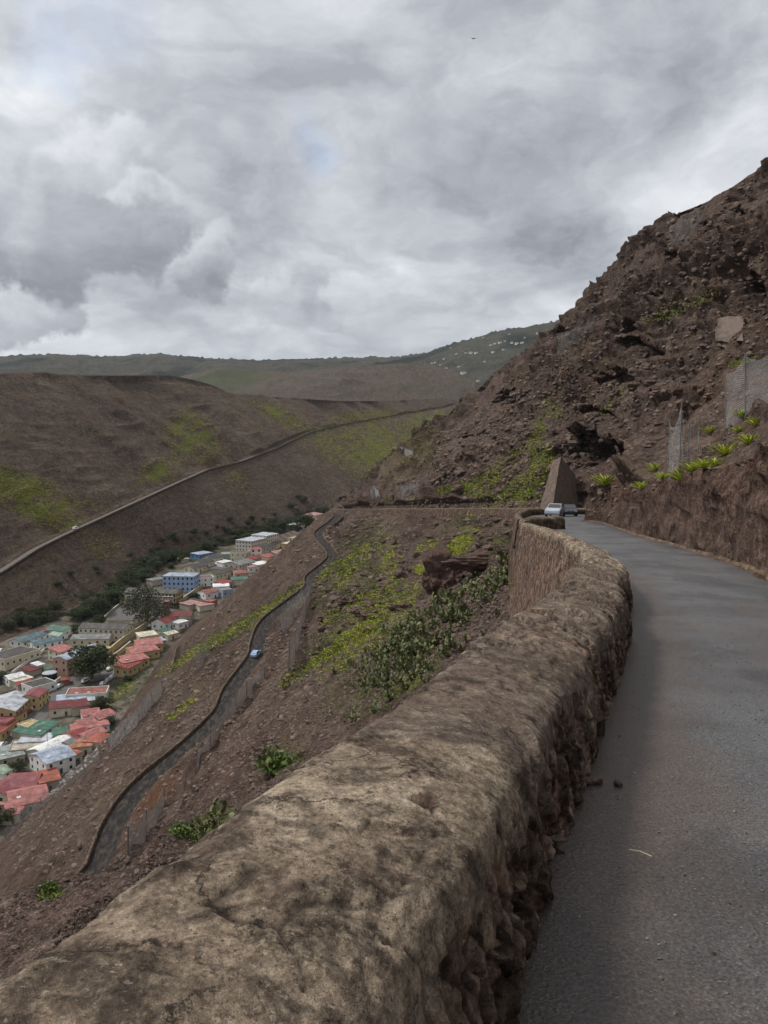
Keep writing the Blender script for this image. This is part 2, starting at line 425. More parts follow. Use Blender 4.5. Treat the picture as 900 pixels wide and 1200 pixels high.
# overhang hollow behind the buttress and the smaller ones on the hillside
hol = [(688, 541, 150, 38, 20, 30), (668, 520, 150, 14, 14, 12), (737, 398, 230, 16, 14, 12), (762, 420, 230, 22, 7, 9), (893, 352, 170, 20, 22, 16), (728, 455, 205, 30, 6, 6), (700, 498, 150, 22, 5, 8), (800, 300, 300, 30, 4, 9), (850, 262, 300, 26, 5, 10), (660, 395, 300, 16, 5, 8), (600, 470, 300, 26, 4, 7), (560, 520, 300, 22, 4, 6), (780, 345, 300, 26, 4, 6), (383, 577, 860, 22, 9, 10)]
U, V = project(G[..., 0], G[..., 1], G[..., 2])
hollow = np.zeros((NY, NX))
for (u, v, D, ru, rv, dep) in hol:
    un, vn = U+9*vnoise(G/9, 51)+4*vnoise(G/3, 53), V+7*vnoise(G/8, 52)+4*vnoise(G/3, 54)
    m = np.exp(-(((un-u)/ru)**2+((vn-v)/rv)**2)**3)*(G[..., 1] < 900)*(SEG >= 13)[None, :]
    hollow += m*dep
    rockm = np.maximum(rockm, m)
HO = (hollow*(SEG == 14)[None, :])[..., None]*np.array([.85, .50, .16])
G = G+N*disp[..., None]+HO
G[..., 1] = G[..., 1]
# attributes from real places on the slopes (found from where they lie)
U, V = project(G[..., 0], G[..., 1], G[..., 2])
def rot_blob(u, v, ru, rv, ang):
    a = math.radians(ang); c, s = math.cos(a), math.sin(a)
    x = (U-u)*c+(V-v)*s; y = -(U-u)*s+(V-v)*c
    return np.exp(-((x/ru)**2+(y/rv)**2)**1.5)
sl = np.isin(SEG, [9, 10, 5]); upn = np.isin(SEG, [14, 13]); fa = np.isin(SEG, [1, 2, 3])
VEG = [ # u,v,ru,rv,ang,strength,side
 (40, 585, 60, 24, 28, .95, 'f'), (15, 570, 40, 14, 20, .8, 'f'), (65, 605, 35, 12, 28, .7, 'f'), (225, 512, 32, 26, 35, .95, 'f'), (188, 553, 26, 14, -20, .8, 'f'), (325, 485, 32, 9, 25, .9, 'f'), (345, 497, 30, 8, 15, .7, 'f'), (275, 562, 14, 12, 20, .6, 'f'),
 (255, 535, 25, 8, 30, .45, 'f'), (105, 590, 30, 8, 20, .4, 'f'), (120, 640, 25, 14, 30, .5, 'f'), (440, 525, 62, 34, 12, .9, 'f'), (430, 486, 45, 6, -3, .8, 'f'), (500, 490, 35, 10, -12, .8, 'f'), (370, 520, 40, 12, 30, .55, 'f'), (480, 520, 40, 20, 0, .8, 'f'),
 (610, 575, 26, 18, -30, .9, 'u'), (635, 540, 16, 30, 10, .9, 'u'), (565, 565, 22, 14, -30, .8, 'u'), (535, 572, 22, 8, -20, .7, 'u'), (630, 500, 14, 30, 20, .5, 'u'), (590, 540, 22, 14, -50, .6, 'u'), (700, 450, 60, 10, -35, .3, 'u'), (800, 365, 45, 9, -20, .5, 'u'), (820, 350, 30, 8, -20, .4, 'u'), (560, 480, 60, 12, -35, .15, 'u'),
 (480, 585, 40, 7, 0, .5, 'u'), (660, 395, 20, 5, -40, .4, 'u'),
 (330, 705, 100, 9, -33, .95, 's'), (245, 755, 50, 8, -32, .8, 's'), (395, 655, 34, 8, -40, .5, 's'), (420, 640, 22, 34, 35, .75, 's'), (405, 690, 20, 40, 50, .75, 's'), (450, 680, 22, 18, -40, .7, 's'), (395, 740, 42, 14, -30, .8, 's'),
 (470, 700, 20, 14, 40, .7, 's'), (380, 770, 40, 12, -30, .6, 's'), (540, 620, 22, 16, -40, .8, 's'), (560, 650, 60, 12, -35, .7, 's'), (460, 740, 50, 14, -30, .6, 's'), (360, 800, 40, 14, -30, .4, 's'), (430, 640, 50, 6, -40, .6, 's'), (395, 560, 10, 10, 0, .3, 's'),
 (140, 815, 40, 14, -40, .75, 's'), (105, 850, 30, 10, -40, .7, 's'), (175, 780, 24, 8, -40, .5, 's'), (230, 830, 40, 7, -35, .4, 's'), (330, 890, 24, 16, -20, .5, 's'), (430, 800, 50, 34, -30, .5, 's'), (60, 1050, 14, 5, -20, .5, 's'), (40, 1110, 40, 12, -30, .35, 's'),
 (250, 965, 30, 16, -30, .5, 's'), (480, 790, 40, 20, -30, .6, 's')]
veg = np.zeros((NY, NX))
for u, v, ru, rv, an, st, sd in VEG:
    side = {'f': fa, 'u': upn, 's': sl}[sd][None, :]
    veg = np.maximum(veg, st*rot_blob(u, v, ru, rv, an)*side)
veg = veg*(.75+.7*vnoise(G/np.array([7, 14, 7.]), 61))
veg = np.maximum(veg, .16*sstep(vnoise(G/np.array([25, 60, 25.]), 62), .1, .7)*(np.isin(SEG, [1, 3, 9, 14])[None, :]))
# town floor verge
veg = np.clip(veg, 0, 1)*(1-rockm*.6)
dry = np.clip(.45+.9*vnoise(G/np.array([30, 70, 30.]), 63), 0, 1)*np.isin(SEG, [5, 9, 10, 14, 1, 3])[None, :]
soil = np.zeros((NY, NX))
for (u, v, ru, rv, an) in [(178, 940, 14, 44, 40), (285, 800, 8, 26, 25), (250, 860, 8, 30, 30)]:
    soil = np.maximum(soil, rot_blob(u, v, ru, rv, an)*np.isin(SEG, [9])[None, :])
soil = np.maximum(soil, .15*cf)
faces = grid_faces(NY, NX)
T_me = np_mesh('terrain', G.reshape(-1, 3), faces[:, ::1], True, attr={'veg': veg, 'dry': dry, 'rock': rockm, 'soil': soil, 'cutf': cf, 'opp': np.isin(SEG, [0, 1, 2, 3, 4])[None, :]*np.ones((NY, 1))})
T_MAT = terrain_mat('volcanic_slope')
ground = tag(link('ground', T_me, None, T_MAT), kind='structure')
Vf = G.reshape(-1, 3)
# light ray-casting copy
sub_f = faces
BV = BVHTree.FromPolygons([tuple(v) for v in Vf.tolist()], sub_f.tolist(), all_triangles=False)
def hit(u, v):
    d = ray(u, v).normalized()
    loc, nrm, idx, dd = BV.ray_cast(Vector((0, 0, 0))+d*.3, d)
    return (loc, nrm) if loc is not None else (None, None)
def zat(x, y, z0=400.0):
    loc, nrm, i, d = BV.ray_cast(Vector((x, y, z0)), Vector((0, 0, -1)))
    return loc.z if loc is not None else 0.0
print('terrain', NY, NX)

# ---------------------------------------------------------------- far hills
def hill(name, crest, front, mat, nx=260, ny=60, amp=12, back=400, veg_f=0.5, rag=0):
    crest = np.array([P(*c) for c in crest]); front = np.array([P(*c) for c in front])
    t = np.linspace(0, 1, nx)
    def along(a):
        s = np.linspace(0, 1, len(a)); return np.stack([np.interp(t, s, a[:, k]) for k in range(3)], -1)
    C, Fr = along(crest), along(front)
    rows = []
    for e in np.linspace(0, 1, ny): rows.append(Fr*(1-e)+C*e)
    for e in np.linspace(.06, 1, 14): rows.append(C+np.array([0, back*e, -back*.35*e*e]))
    g = np.array(rows)
    wgt = np.clip(np.concatenate([np.linspace(0, 1, ny)*2, np.ones(14)]), 0, 1)[:, None]
    for lam, am, sd in [(400, 1, 71), (160, .55, 72), (60, .25, 73), (24, .10, 74)]:
        n = vnoise(g/lam+sd, sd); n = 1-2*np.abs(n) if sd < 74 else n
        g[..., 2] += am*amp*n*wgt*(.35 if sd == 71 else 1)*np.concatenate([1-.8*sstep(np.linspace(0, 1, ny), .7, 1), np.full(14, .2)])[:, None]
    if rag: g[ny-1:ny+3, :, 2] += rag*vnoise(g[ny-1:ny+3]/9.0, 75)
    vv = np.clip(veg_f+.9*vnoise(g/130+7, 76), 0, 1)
    me = np_mesh(name, g.reshape(-1, 3), grid_faces(len(rows), nx), True, attr={'veg': vv, 'dry': vv*0+.5, 'rock': vv*0, 'soil': vv*0})
    return tag(link(name, me, None, mat), kind='structure'), g
FARG = terrain_mat('far_scrub', False, True, dark=(.03, .032, .028), mid=(.045, .048, .040), lite=(.085, .083, .068), green=(.020, .028, .021))
MIDM = terrain_mat('far_brown', False, True, dark=(.04, .033, .028), mid=(.075, .062, .050), lite=(.12, .105, .082), green=(.07, .08, .035))
hill('hill', [(-160, 417, 3400), (0, 417, 3400), (60, 416, 3400), (120, 418, 3400), (190, 415, 3300), (240, 420, 3300), (300, 422, 3200), (350, 421, 3200), (400, 420, 3200), (470, 419, 3100), (560, 425, 3100)],
     [(-160, 470, 1900), (0, 470, 1900), (200, 465, 1900), (350, 470, 1900), (560, 470, 1900)], FARG, amp=22, back=500, veg_f=.12, rag=7)
HR, HRg = hill('hill', [(400, 424, 2900), (450, 420, 2800), (500, 414, 2700), (530, 404, 2650), (560, 395, 2600), (590, 387, 2550), (620, 383, 2500), (650, 377, 2500), (700, 360, 2450), (780, 330, 2400)],
     [(400, 490, 1850), (500, 490, 1800), (600, 480, 1800), (780, 470, 1800)], FARG, nx=300, ny=90, amp=20, veg_f=.3, rag=5)
hill('hill', [(180, 452, 2100), (215, 440, 2100), (250, 431, 2050), (300, 433, 2050), (340, 437, 2000), (380, 434, 2000), (420, 430, 2000), (470, 426, 1990), (500, 428, 1980), (530, 434, 1950), (556, 446, 1900), (575, 460, 1880), (600, 480, 1860)],
     [(180, 500, 1560), (260, 495, 1560), (330, 490, 1600), (400, 480, 1700), (450, 480, 1760), (500, 478, 1780), (540, 478, 1790), (570, 480, 1800), (600, 490, 1800)], MIDM, nx=300, ny=70, amp=15, veg_f=.15)
# one base sheet of land under everything, out to the horizon
gb = MB(); gb.add([(-9000, -3000, -190), (9000, -3000, -190), (9000, 12000, -190), (-9000, 12000, -190)], [(0, 1, 2, 3)])
tag(gb.build('terrain', MIDM), kind='structure')
# ================================================================ roads
def strip(name, xl, xr, z, sel, mat, n=10, cr=0.0, lift=.015):
    Y = ys[sel]; t = np.linspace(0, 1, n+1)
    X = xl[sel][:, None]*(1-t)+xr[sel][:, None]*t
    Z = z[sel][:, None]+lift+cr*(1-(2*t-1)**2)
    V3 = np.stack([X, np.broadcast_to(Y[:, None], X.shape), Z], -1)
    me = np_mesh(name, V3.reshape(-1, 3), grid_faces(*X.shape), True, attr={'across': np.broadcast_to(t, X.shape)})
    return tag(link(name, me, None, mat), kind='structure')
def asphalt(name, c0, c1, rough, tracks=False):
    n = NT(name, rough, .35); p = n.pos()
    f = n.noise(p, .45, 6, .65); g = n.noise(p, 40, 3, .7); s = n.vor(p, 48, 'F1'); s2 = n.vor(p, 24, 'F1')
    c = n.ramp(f, [(.34, c0), (.66, c1)])
    c = n.mix(n.math('MULTIPLY', n.ramp(g, [(.5, 0), (.7, 1)]), .35), c, tuple(x*2.2 for x in c1))
    c = n.mix(n.math('MULTIPLY', n.ramp(s, [(.14, 1), (.24, 0)]), .6), c, tuple(x*3.0 for x in c1))
    c = n.mix(n.math('MULTIPLY', n.ramp(s2, [(.13, 1), (.24, 0)]), .65), c, tuple(x*.3 for x in c0))
    # grit gathered in drifts
    gr = n.noise(n.pos(scale=(1, .35, 1), rot=(0, 0, .35)), 1.3, 6, .6)
    c = n.mix(n.math('MULTIPLY', n.ramp(gr, [(.45, 0), (.62, 1)]), .5), c, (.11, .088, .072))
    if tracks:
        ac = n.math('ADD', n.attr('across'), n.math('MULTIPLY', n.math('SUBTRACT', n.noise(p, .9, 6, .65), .5), .30))
        c = n.mix(n.ramp(ac, [(.0, .9), (.16, .72), (.30, 0), (.88, 0), (1, .75)]), c, (.075, .056, .045))
        c = n.mix(n.ramp(ac, [(.30, 0), (.40, .5), (.5, .1), (.66, .1), (.74, .5), (.84, 0)]), c, (.105, .105, .108))
        pt = n.noise(n.pos(scale=(1, .5, 1), rot=(0, 0, .3)), .55, 5, .6); c = n.mix(n.math('MULTIPLY', n.ramp(pt, [(.53, 0), (.57, 1)]), .45), c, (.036, .034, .034))
    c = n.mix(1.0, c, n.ramp(n.noise(p, 70, 4, .8), [(.36, .45), (.5, 1.0), (.62, 1.6)]), 'MULTIPLY')
    # grit
    sg = n.vor(p, 34, 'F1'); c = n.mix(n.math('MULTIPLY', n.ramp(sg, [(.10, 1), (.16, 0)]), .8), c, (.19, .165, .14))
    sg = n.vor(n.pos(scale=(1.1, .9, 1)), 13, 'F1'); c = n.mix(n.math('MULTIPLY', n.ramp(sg, [(.05, 1), (.08, 0)]), .8), c, (.02, .017, .015))
    w = n.vor(n.n('ShaderNodeVectorMath', operation='ADD', ins={0: p, 1: n.n('ShaderNodeTexNoise', ins={'Vector': p, 'Scale': 2.0}).outputs[1]}).outputs[0], .8, 'DISTANCE_TO_EDGE')
    n.color(c)
    n.l(n.ramp(f, [(.3, rough-.13), (.7, rough+.1)]), n.b.inputs['Roughness'])
    n.bump(n.math('ADD', n.math('MULTIPLY', s, .004), n.math('MULTIPLY', n.noise(p, 90, 3, .7), .006)), 1.0, .6)
    return n.m
ROAD = asphalt('asphalt', (.052, .050, .051), (.102, .101, .104), .45, True)
ROADL = asphalt('old_asphalt', (.017, .016, .016), (.030, .028, .028), .95); ROADL.node_tree.nodes['Principled BSDF'].inputs['Specular IOR Level'].default_value = .08
sel = (ys > -12) & (ys < 446)
strip('road', xw-.12, xk-.10, rz, sel, ROAD, 14, .03)
sel = (ys > -30) & (ys < 449)
strip('road', xlc-lw+.05, xlc+lw-.15, zlc+.02, sel, ROADL, 8, .03, .03)
sel = (ys > 300) & (ys < 1650)
rfx, rfz = cum(ys, RF, 0), cum(ys, RF, 2)
strip('road', rfx-3.0, rfx+2.2, rfz+.1, sel, asphalt('pale_asphalt', (.07, .062, .058), (.13, .115, .105), .85), 3, 0, .12)

# ================================================================ stone walls
def vor2(u, v, sd, jit=.9):
    iu, iv = np.floor(u).astype(np.int64), np.floor(v).astype(np.int64)
    f1 = np.full(u.shape, 9.0); f2 = np.full(u.shape, 9.0); cid = np.zeros(u.shape)
    for a in (-1, 0, 1):
        for b in (-1, 0, 1):
            ci, cj = iu+a, iv+b; k = ci*0
            px = ci+.5+jit*(_hash(ci, cj, k, sd)-.5); py = cj+.5+jit*(_hash(ci, cj, k+1, sd)-.5)
            d = np.hypot(u-px, v-py); h = _hash(ci, cj, k+2, sd)
            nearer = d < f1
            f2 = np.where(nearer, f1, np.minimum(f2, d)); cid = np.where(nearer, h, cid); f1 = np.where(nearer, d, f1)
    return f1, f2, cid
def wall_mat(name, tint=(1, 1, 1)):
    n = NT(name, .92, .15); p = n.pos()
    T = lambda c: tuple(a*b for a, b in zip(c, tint))
    coat, idn, sec = n.attr('coat'), n.attr('stone'), n.attr('dark')
    big = n.noise(p, 1.6, 7, .65, .3); fine = n.noise(p, 11, 8, .72); vf = n.noise(p, 60, 4, .7)
    c1 = n.ramp(n.math('ADD', n.math('MULTIPLY', big, .5), n.math('MULTIPLY', fine, .5)), [(.36, T((.09, .068, .050))), (.47, T((.235, .19, .14))), (.56, T((.36, .30, .225))), (.68, T((.50, .43, .34)))])
    # lichen and soot, in streaks that run down from the crown
    lich = n.noise(n.pos(scale=(1, 1, .8)), 2.6, 10, .74, .6)
    c1 = n.mix(n.math('MULTIPLY', n.ramp(lich, [(.475, 0), (.565, 1)]), .85), c1, T((.055, .042, .033)))
    c1 = n.mix(n.math('MULTIPLY', n.ramp(n.noise(p, 24, 6, .75), [(.56, 0), (.62, 1)]), .7), c1, T((.05, .04, .032)))
    c1 = n.mix(n.math('MULTIPLY', n.ramp(n.noise(p, 34, 5, .7), [(.60, 0), (.64, 1)]), .32), c1, T((.50, .45, .37)))
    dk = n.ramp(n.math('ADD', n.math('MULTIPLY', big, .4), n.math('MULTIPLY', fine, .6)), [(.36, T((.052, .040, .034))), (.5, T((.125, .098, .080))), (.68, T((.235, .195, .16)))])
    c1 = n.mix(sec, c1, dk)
    cs = n.ramp(idn, [(0, T((.045, .03, .025))), (.35, T((.12, .078, .06))), (.6, T((.21, .13, .095))), (.8, T((.10, .072, .06))), (1, T((.33, .26, .19)))])
    cs = n.mix(.45, cs, n.ramp(fine, [(.38, T((.03, .022, .018))), (.62, T((.22, .165, .125)))]))
    c = n.mix(coat, cs, c1)
    wp = n.n('ShaderNodeVectorMath', operation='ADD', ins={0: p, 1: n.n('ShaderNodeVectorMath', operation='SCALE', ins={0: n.n('ShaderNodeTexNoise', ins={'Vector': p, 'Scale': 3.5, 'Detail': 8.0, 'Roughness': .65}).outputs[1], 'Scale': .45}).outputs[0]}).outputs[0]
    ed = n.vor(wp, 1.9, 'DISTANCE_TO_EDGE'); cm = n.math('MULTIPLY', n.ramp(ed, [(.004, 1), (.016, 0)]), n.ramp(n.noise(p, 1.1, 3), [(.44, 0), (.52, 1)]))
    c = n.mix(n.math('MULTIPLY', cm, .85), c, T((.03, .023, .018)))
    pk = n.vor(p, 30, 'F1'); c = n.mix(n.math('MULTIPLY', n.ramp(pk, [(.10, 1), (.17, 0)]), .7), c, T((.04, .03, .025)))
    pk2 = n.vor(wp, 17, 'F1'); c = n.mix(n.math('MULTIPLY', n.ramp(pk2, [(.08, 1), (.14, 0)]), .38), c, T((.52, .47, .39)))
    c = n.mix(n.math('MULTIPLY', n.attr('crack'), .85), c, T((.022, .017, .014)))
    fl = n.vor(n.n('ShaderNodeVectorMath', operation='ADD', ins={0: n.pos(scale=(9, 9, 2.6), rot=(0, .12, 0)), 1: n.n('ShaderNodeTexNoise', ins={'Vector': p, 'Scale': 9.0, 'Detail': 5.0}).outputs[1]}).outputs[0], 1.0, 'F1', 'Color')
    flv = n.ramp(n.n('ShaderNodeSeparateColor', ins={0: fl}).outputs[0], [(.2, .40), (.55, 1.0), (.85, 1.7)])
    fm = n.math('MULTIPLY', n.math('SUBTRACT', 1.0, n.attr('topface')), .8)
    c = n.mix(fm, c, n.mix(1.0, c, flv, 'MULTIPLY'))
    c = n.mix(1.0, c, n.ramp(n.noise(p, 38, 8, .8), [(.38, .62), (.5, 1.0), (.60, 1.35)]), 'MULTIPLY')
    c = n.mix(1.0, c, n.ramp(n.noise(p, 7, 10, .82), [(.38, .80), (.5, 1.0), (.60, 1.18)]), 'MULTIPLY')
    n.color(c)
    b = n.bump(n.math('ADD', n.math('MULTIPLY', fine, .030), n.math('MULTIPLY', lich, .006)), 1.0, .8)
    n.bump(vf, .012, 1.0, b)
    return n.m
def build_wall(name, label, path, zf, height, width, drop, s0, s1, res, mat, detail=0, group=None, cat='wall', nprof=None, streak=False, coat_top=1.0, round_=.10):
    pts = np.array(path, float); seg = np.hypot(*np.diff(pts, axis=0).T); S = np.concatenate([[0], np.cumsum(seg)])
    ss = [s0]
    while ss[-1] < min(s1, S[-1]): 
        y_here = np.interp(ss[-1], S, pts[:, 1]); x_here = np.interp(ss[-1], S, pts[:, 0])
        ss.append(ss[-1]+max(res, res*.30*math.hypot(x_here, y_here)) if detail else ss[-1]+res)
    ss = np.array(ss); X = np.interp(ss, S, pts[:, 0]); Y = np.interp(ss, S, pts[:, 1])
    tx, ty = np.gradient(X, ss), np.gradient(Y, ss)
    if detail or len(ss) > 8:
        kk = np.ones(5)/5; m = min(len(ss), 5)
        tx = np.convolve(np.pad(tx, 2, 'edge'), kk, 'valid'); ty = np.convolve(np.pad(ty, 2, 'edge'), kk, 'valid')
    L = np.hypot(tx, ty); nxv, nyv = ty/L, -tx/L              # towards the road (right)
    Z = zf(Y) if zf is not None else np.interp(ss, S, path_z)
    dr = drop(Y) if callable(drop) else np.full(len(Y), drop)
    # profile: inner foot, inner face, rounded crown, outer face, outer foot
    prof = [(0.0, -.06), (-.02, height*.45), (-.07, height-.12), (-.10, height-.055), (-.16, height-.01), (-.5*width, height+.06), (-width+.12, height+.07), (-width+.04, height+.035), (-width-.01, height-.07), (-width-.04, height*.4), (-width-.12, 0.0), (-width-.2, -1.0)]
    prof = np.array(prof); pl = np.concatenate([[0], np.cumsum(np.hypot(*np.diff(prof, axis=0).T))])
    npf = nprof or (140 if detail else 26)
    w = np.linspace(0, pl[-1], npf)
    if detail: w = np.concatenate([np.linspace(0, pl[8], int(npf*.66)), np.linspace(pl[8], pl[-1], npf-int(npf*.66)+1)[1:]]); npf = len(w)
    pa, ph = np.interp(w, pl, prof[:, 0]), np.interp(w, pl, prof[:, 1])
    if detail:
        for _ in range(1):
            pa[1:-1] = (pa[:-2]+2*pa[1:-1]+pa[2:])/4; ph[1:-1] = (ph[:-2]+2*ph[1:-1]+ph[2:])/4
    H = np.where(ph < -.07, ph, ph)[None, :]*np.ones((len(ss), 1))
    k = np.clip((-ph)/1.0, 0, 1)[None, :]
    outer = (np.arange(npf) > npf*(.45 if detail else .5))[None, :]
    H = np.where(outer & (H < 0), H*(dr[:, None]+.8), H)
    Am = pa[None, :]-np.where(outer & (ph[None, :] < 0), .12*k*dr[:, None], 0)
    V = np.stack([X[:, None]+nxv[:, None]*Am, Y[:, None]+nyv[:, None]*Am, Z[:, None]+H], -1)
    n_s, n_p = V.shape[:2]
    du_, dv_ = np.gradient(V, axis=1), np.gradient(V, axis=0)
    Nn = np.cross(du_, dv_); Nn /= np.maximum(np.linalg.norm(Nn, axis=-1, keepdims=True), 1e-9)
    mid = V.mean(1, keepdims=True)
    flip = np.sign((Nn*(V-mid)).sum(-1).mean()); Nn *= flip
    uu = ss[:, None]*np.ones((1, n_p)); vv_ = np.concatenate([np.zeros((n_s, 1)), np.cumsum(np.linalg.norm(np.diff(V, axis=1), axis=-1), 1)], 1)
    sp = np.maximum(np.gradient(ss), .004)[:, None]
    top = (np.interp(w, [pl[1]*.9, pl[3], pl[7], pl[9]], [0, 1, 1, 0]))[None, :]*np.ones((n_s, 1))
    q3 = V
    # big wobble so that no edge is straight
    d = (.018 if detail else .045)*vnoise(q3/.9+3, 101)+.006*vnoise(q3/.33+1, 102)+.006*vnoise(q3/.07+1, 127)+.004*vnoise(q3/.03+1, 128)
    if not detail: d = d+.05*vnoise(q3/2.0, 103)
    wu = uu+.06*vnoise(q3/.25, 104); wv = vv_+.06*vnoise(q3/.25+9, 105)
    sk = .55
    wu = wu+.018*vnoise(q3/.06, 125); wv = wv+.022*vnoise(q3/.07+9, 126); f1, f2, cid = vor2((wu+.35*wv)/.13, wv/.22, 7) if detail else vor2(wu/.38, wv/.30, 7)
    e = f2-f1
    joint = 1-sstep(e, .03, .20)
    cn = vnoise(q3/np.array([.55, .55, .30])+4.4, 106)*.6+vnoise(q3/.17, 107)*.35+vnoise(q3/.06, 108)*.15
    thr = .62-1.15*top if detail else .35-1.0*top
    coat = sstep(cn, thr-.03, thr+.03)*coat_top
    stone_d = .030*(sstep(e, .02, .07))+.05*(cid-.5)-.015+.007*(1-2*np.abs(vnoise(q3/.06+2, 109)))+.012*vnoise(q3/.035, 110)
    big_ok = 1.0
    d = d+np.where(coat > .5, 0.0, (stone_d-.03))*(1-.6*top)
    dark = np.zeros_like(d)
    crack = joint*(1-coat)*.9
    if detail:
        # slabs of render broken off: flaky ledges slanting across the top beyond the first stretch
        sn = vnoise(np.stack([(uu*.8+vv_*1.1)/.55, (uu*.9-vv_*1.0)/.085, uu*0], -1), 111)+.5*vnoise(np.stack([(uu+vv_)/.3, (uu-vv_)/.035, uu*0], -1), 112)
        sec = sstep(uu+.35*(vv_-.9)+.10*vnoise(q3/.2, 113), 9.15, 9.2)
        reg = sstep(vnoise(q3/1.1+7, 114), -.45, .05)
        d = d+.042*sec*(sstep(sn, .0, .12)-.5)*reg*top + .02*sec*(sstep(sn, -.45, -.35))*reg*top
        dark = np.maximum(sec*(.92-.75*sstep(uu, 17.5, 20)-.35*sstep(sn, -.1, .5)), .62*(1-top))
        crack = np.maximum(crack, top*sec*reg*(sstep(sn, -.10, .0)*(1-sstep(sn, .02, .12)))*.8)
        # hair cracks in the render
        g1, g2, gid = vor2((uu+.25*vnoise(q3/.35, 115))/1.3, (vv_+.25*vnoise(q3/.3+5, 116))/.8, 17)
        hc = (1-sstep(g2-g1, .0, .022))*top*(vnoise(q3/.7+2, 117) > -.05)
        crack = np.maximum(crack, hc*.9); d = d-.012*hc
        # plates: second broken patch lower right, stepped
        pn = vnoise(q3/.42+21, 118)+.35*vnoise(q3/.1+2, 119)
        plate = sstep(pn, .27, .31)*top
        d = d-.010*plate; coat = coat*(1-.25*plate); dark = np.maximum(dark, 0); crack = np.maximum(crack, sstep(pn, .22, .27)*(1-sstep(pn, .30, .33))*top*.7)
        # flaky vertical tongues of render on the road face
        side = (1-top)*(~outer)
        tn_ = vnoise(np.stack([uu/.085, vv_/.42, uu*0+3], -1), 121)+.5*vnoise(np.stack([uu/.03, vv_/.12, uu*0], -1), 122)
        tg = sstep(tn_, .12, .2)*side
        d = d+.030*tg; coat = np.maximum(coat, tg*.8)
        crack = np.maximum(crack, side*(sstep(tn_, .02, .1)*(1-sstep(tn_, .12, .2)))*.7)
        pit = sstep(vnoise(q3/np.array([.12, .12, .2])+31, 123)+.3*vnoise(q3/.05, 129), .5, .6)*side
        pit = pit*sstep(-ph[None, :], -height+.2, -height+.32); d = d-.05*pit; crack = np.maximum(crack, pit*.9)
    elif streak:
        f1, f2, cid = vor2(uu/.42+.1*vnoise(q3/.4, 124), vv_/3.0+5, 9)
        d = d+np.where(top > .3, .05*(cid-.4), 0); crack = np.maximum(crack, (1-sstep(f2-f1, .02, .14))*top*.7); dark = top*(cid*.55)
        coat = np.maximum(coat, top)
        # end
    fade = np.ones(npf); fade[:2] = 0; fade[-2:] = 0
    V = V+Nn*(d*fade[None, :])[..., None]
    stn = np.clip(cid, 0, 1)
    me = np_mesh(name, V.reshape(-1, 3), grid_faces(n_s, n_p), True, attr={'coat': coat, 'stone': stn, 'dark': dark, 'crack': np.clip(crack, 0, 1), 'topface': top})
    # cap both ends
    bm = bmesh.new(); bm.from_mesh(me)
    bm.verts.ensure_lookup_table()
    for base in (0, (n_s-1)*n_p):
        try: bm.faces.new([bm.verts[base+i] for i in range(n_p)])
        except Exception: pass
    bm.to_mesh(me); bm.free()
    o = link(name, me, None, mat); tag(o, label, cat, group); return o
WM = wall_mat('weathered_render', (1.06, 1.01, .98)); WM2 = wall_mat('rubble_stone', (.74, .68, .64)); WM3 = wall_mat('grey_coping', (.85, .80, .76))
pw1 = smooth_poly(WALL, 8)
dropf = lambda Y: np.interp(Y, [-30, 0, 8, 15, 24, 40, 49], [.9, .95, 1.0, 1.8, 3.0, 4.3, 4.8])
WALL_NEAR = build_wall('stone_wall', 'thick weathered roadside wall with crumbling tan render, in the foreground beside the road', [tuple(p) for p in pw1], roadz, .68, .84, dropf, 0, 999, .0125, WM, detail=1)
pw2 = smooth_poly(WALL2, 6)
def sub(path, y0, y1): return [tuple(p) for p in path if y0 <= p[1] <= y1]
d2 = lambda Y: np.interp(Y, [49, 60, 100, 150, 446], [4.8, 3.8, 3.2, 3.2, 1.4])
build_wall('stone_wall', 'low rubble wall curving round the lay-by behind the parked white car', sub(pw2, 49.2, 128), roadz, .8, .6, d2, 0, 999, .2, WM2, streak=True)
build_wall('stone_wall', 'long rubble wall running level across the hillside beyond the bend', sub(pw2, 128.5, 446), roadz, .95, .6, lambda Y: np.interp(Y, [128, 446], [3.4, 1.8]), 0, 999, .8, WM3, streak=True)
build_wall('stone_wall', 'short rounded wall stub jutting out just in front of the parked white car', [(9.6, 53.5), (10.2, 54.6), (11.1, 56.0), (12.1, 57.0), (13.2, 57.6)], roadz, .85, .7, .4, 0, 999, .16, WM2, streak=True)
# lower road parapet on its valley side
selp = (ys > 60) & (ys < 447)
lp = list(zip((xlc-lw)[selp][::2], ys[selp][::2])); zl_f = lambda Y: np.interp(Y, ys, zlc)
build_wall('stone_wall', 'winding dark stone parapet along the valley side of the lower road', lp, zl_f, .8, .55, 1.6, 0, 999, .6, wall_mat('dark_parapet', (.72, .66, .62)), streak=True)
selc = (ys > 352) & (ys < 420)
build_wall('stone_wall', 'pale kerb wall on the uphill side of the lower road near the junction', [(x, y) for x, y in zip((xlc+lw+.7)[selc][::3], ys[selc][::3])], zl_f, .7, .6, .3, 0, 999, .8, WM3, streak=True)
self_ = (ys > 330) & (ys < 1640)
build_wall('stone_wall', 'long dark retaining wall below the road that climbs the opposite hillside', [(x+2.6, y) for x, y in zip(rfx[self_][::-1][::2], ys[self_][::-1][::2])], lambda Y: np.interp(Y, ys, rfz), 1.6, 1.0, 3.0, 0, 9999, 4.0, wall_mat('far_wall', (.42, .38, .36)))
# low earth kerb under the cut
selk = (ys > 2) & (ys < 77)
build_wall('kerb', 'low rough stone kerb along the foot of the red cut face', [(x-.02, y) for x, y in zip(xk[selk][::2], ys[selk][::2])], roadz, .05, .26, .1, 0, 999, .22, wall_mat('kerb_stone', (.62, .52, .46)), cat='kerb')

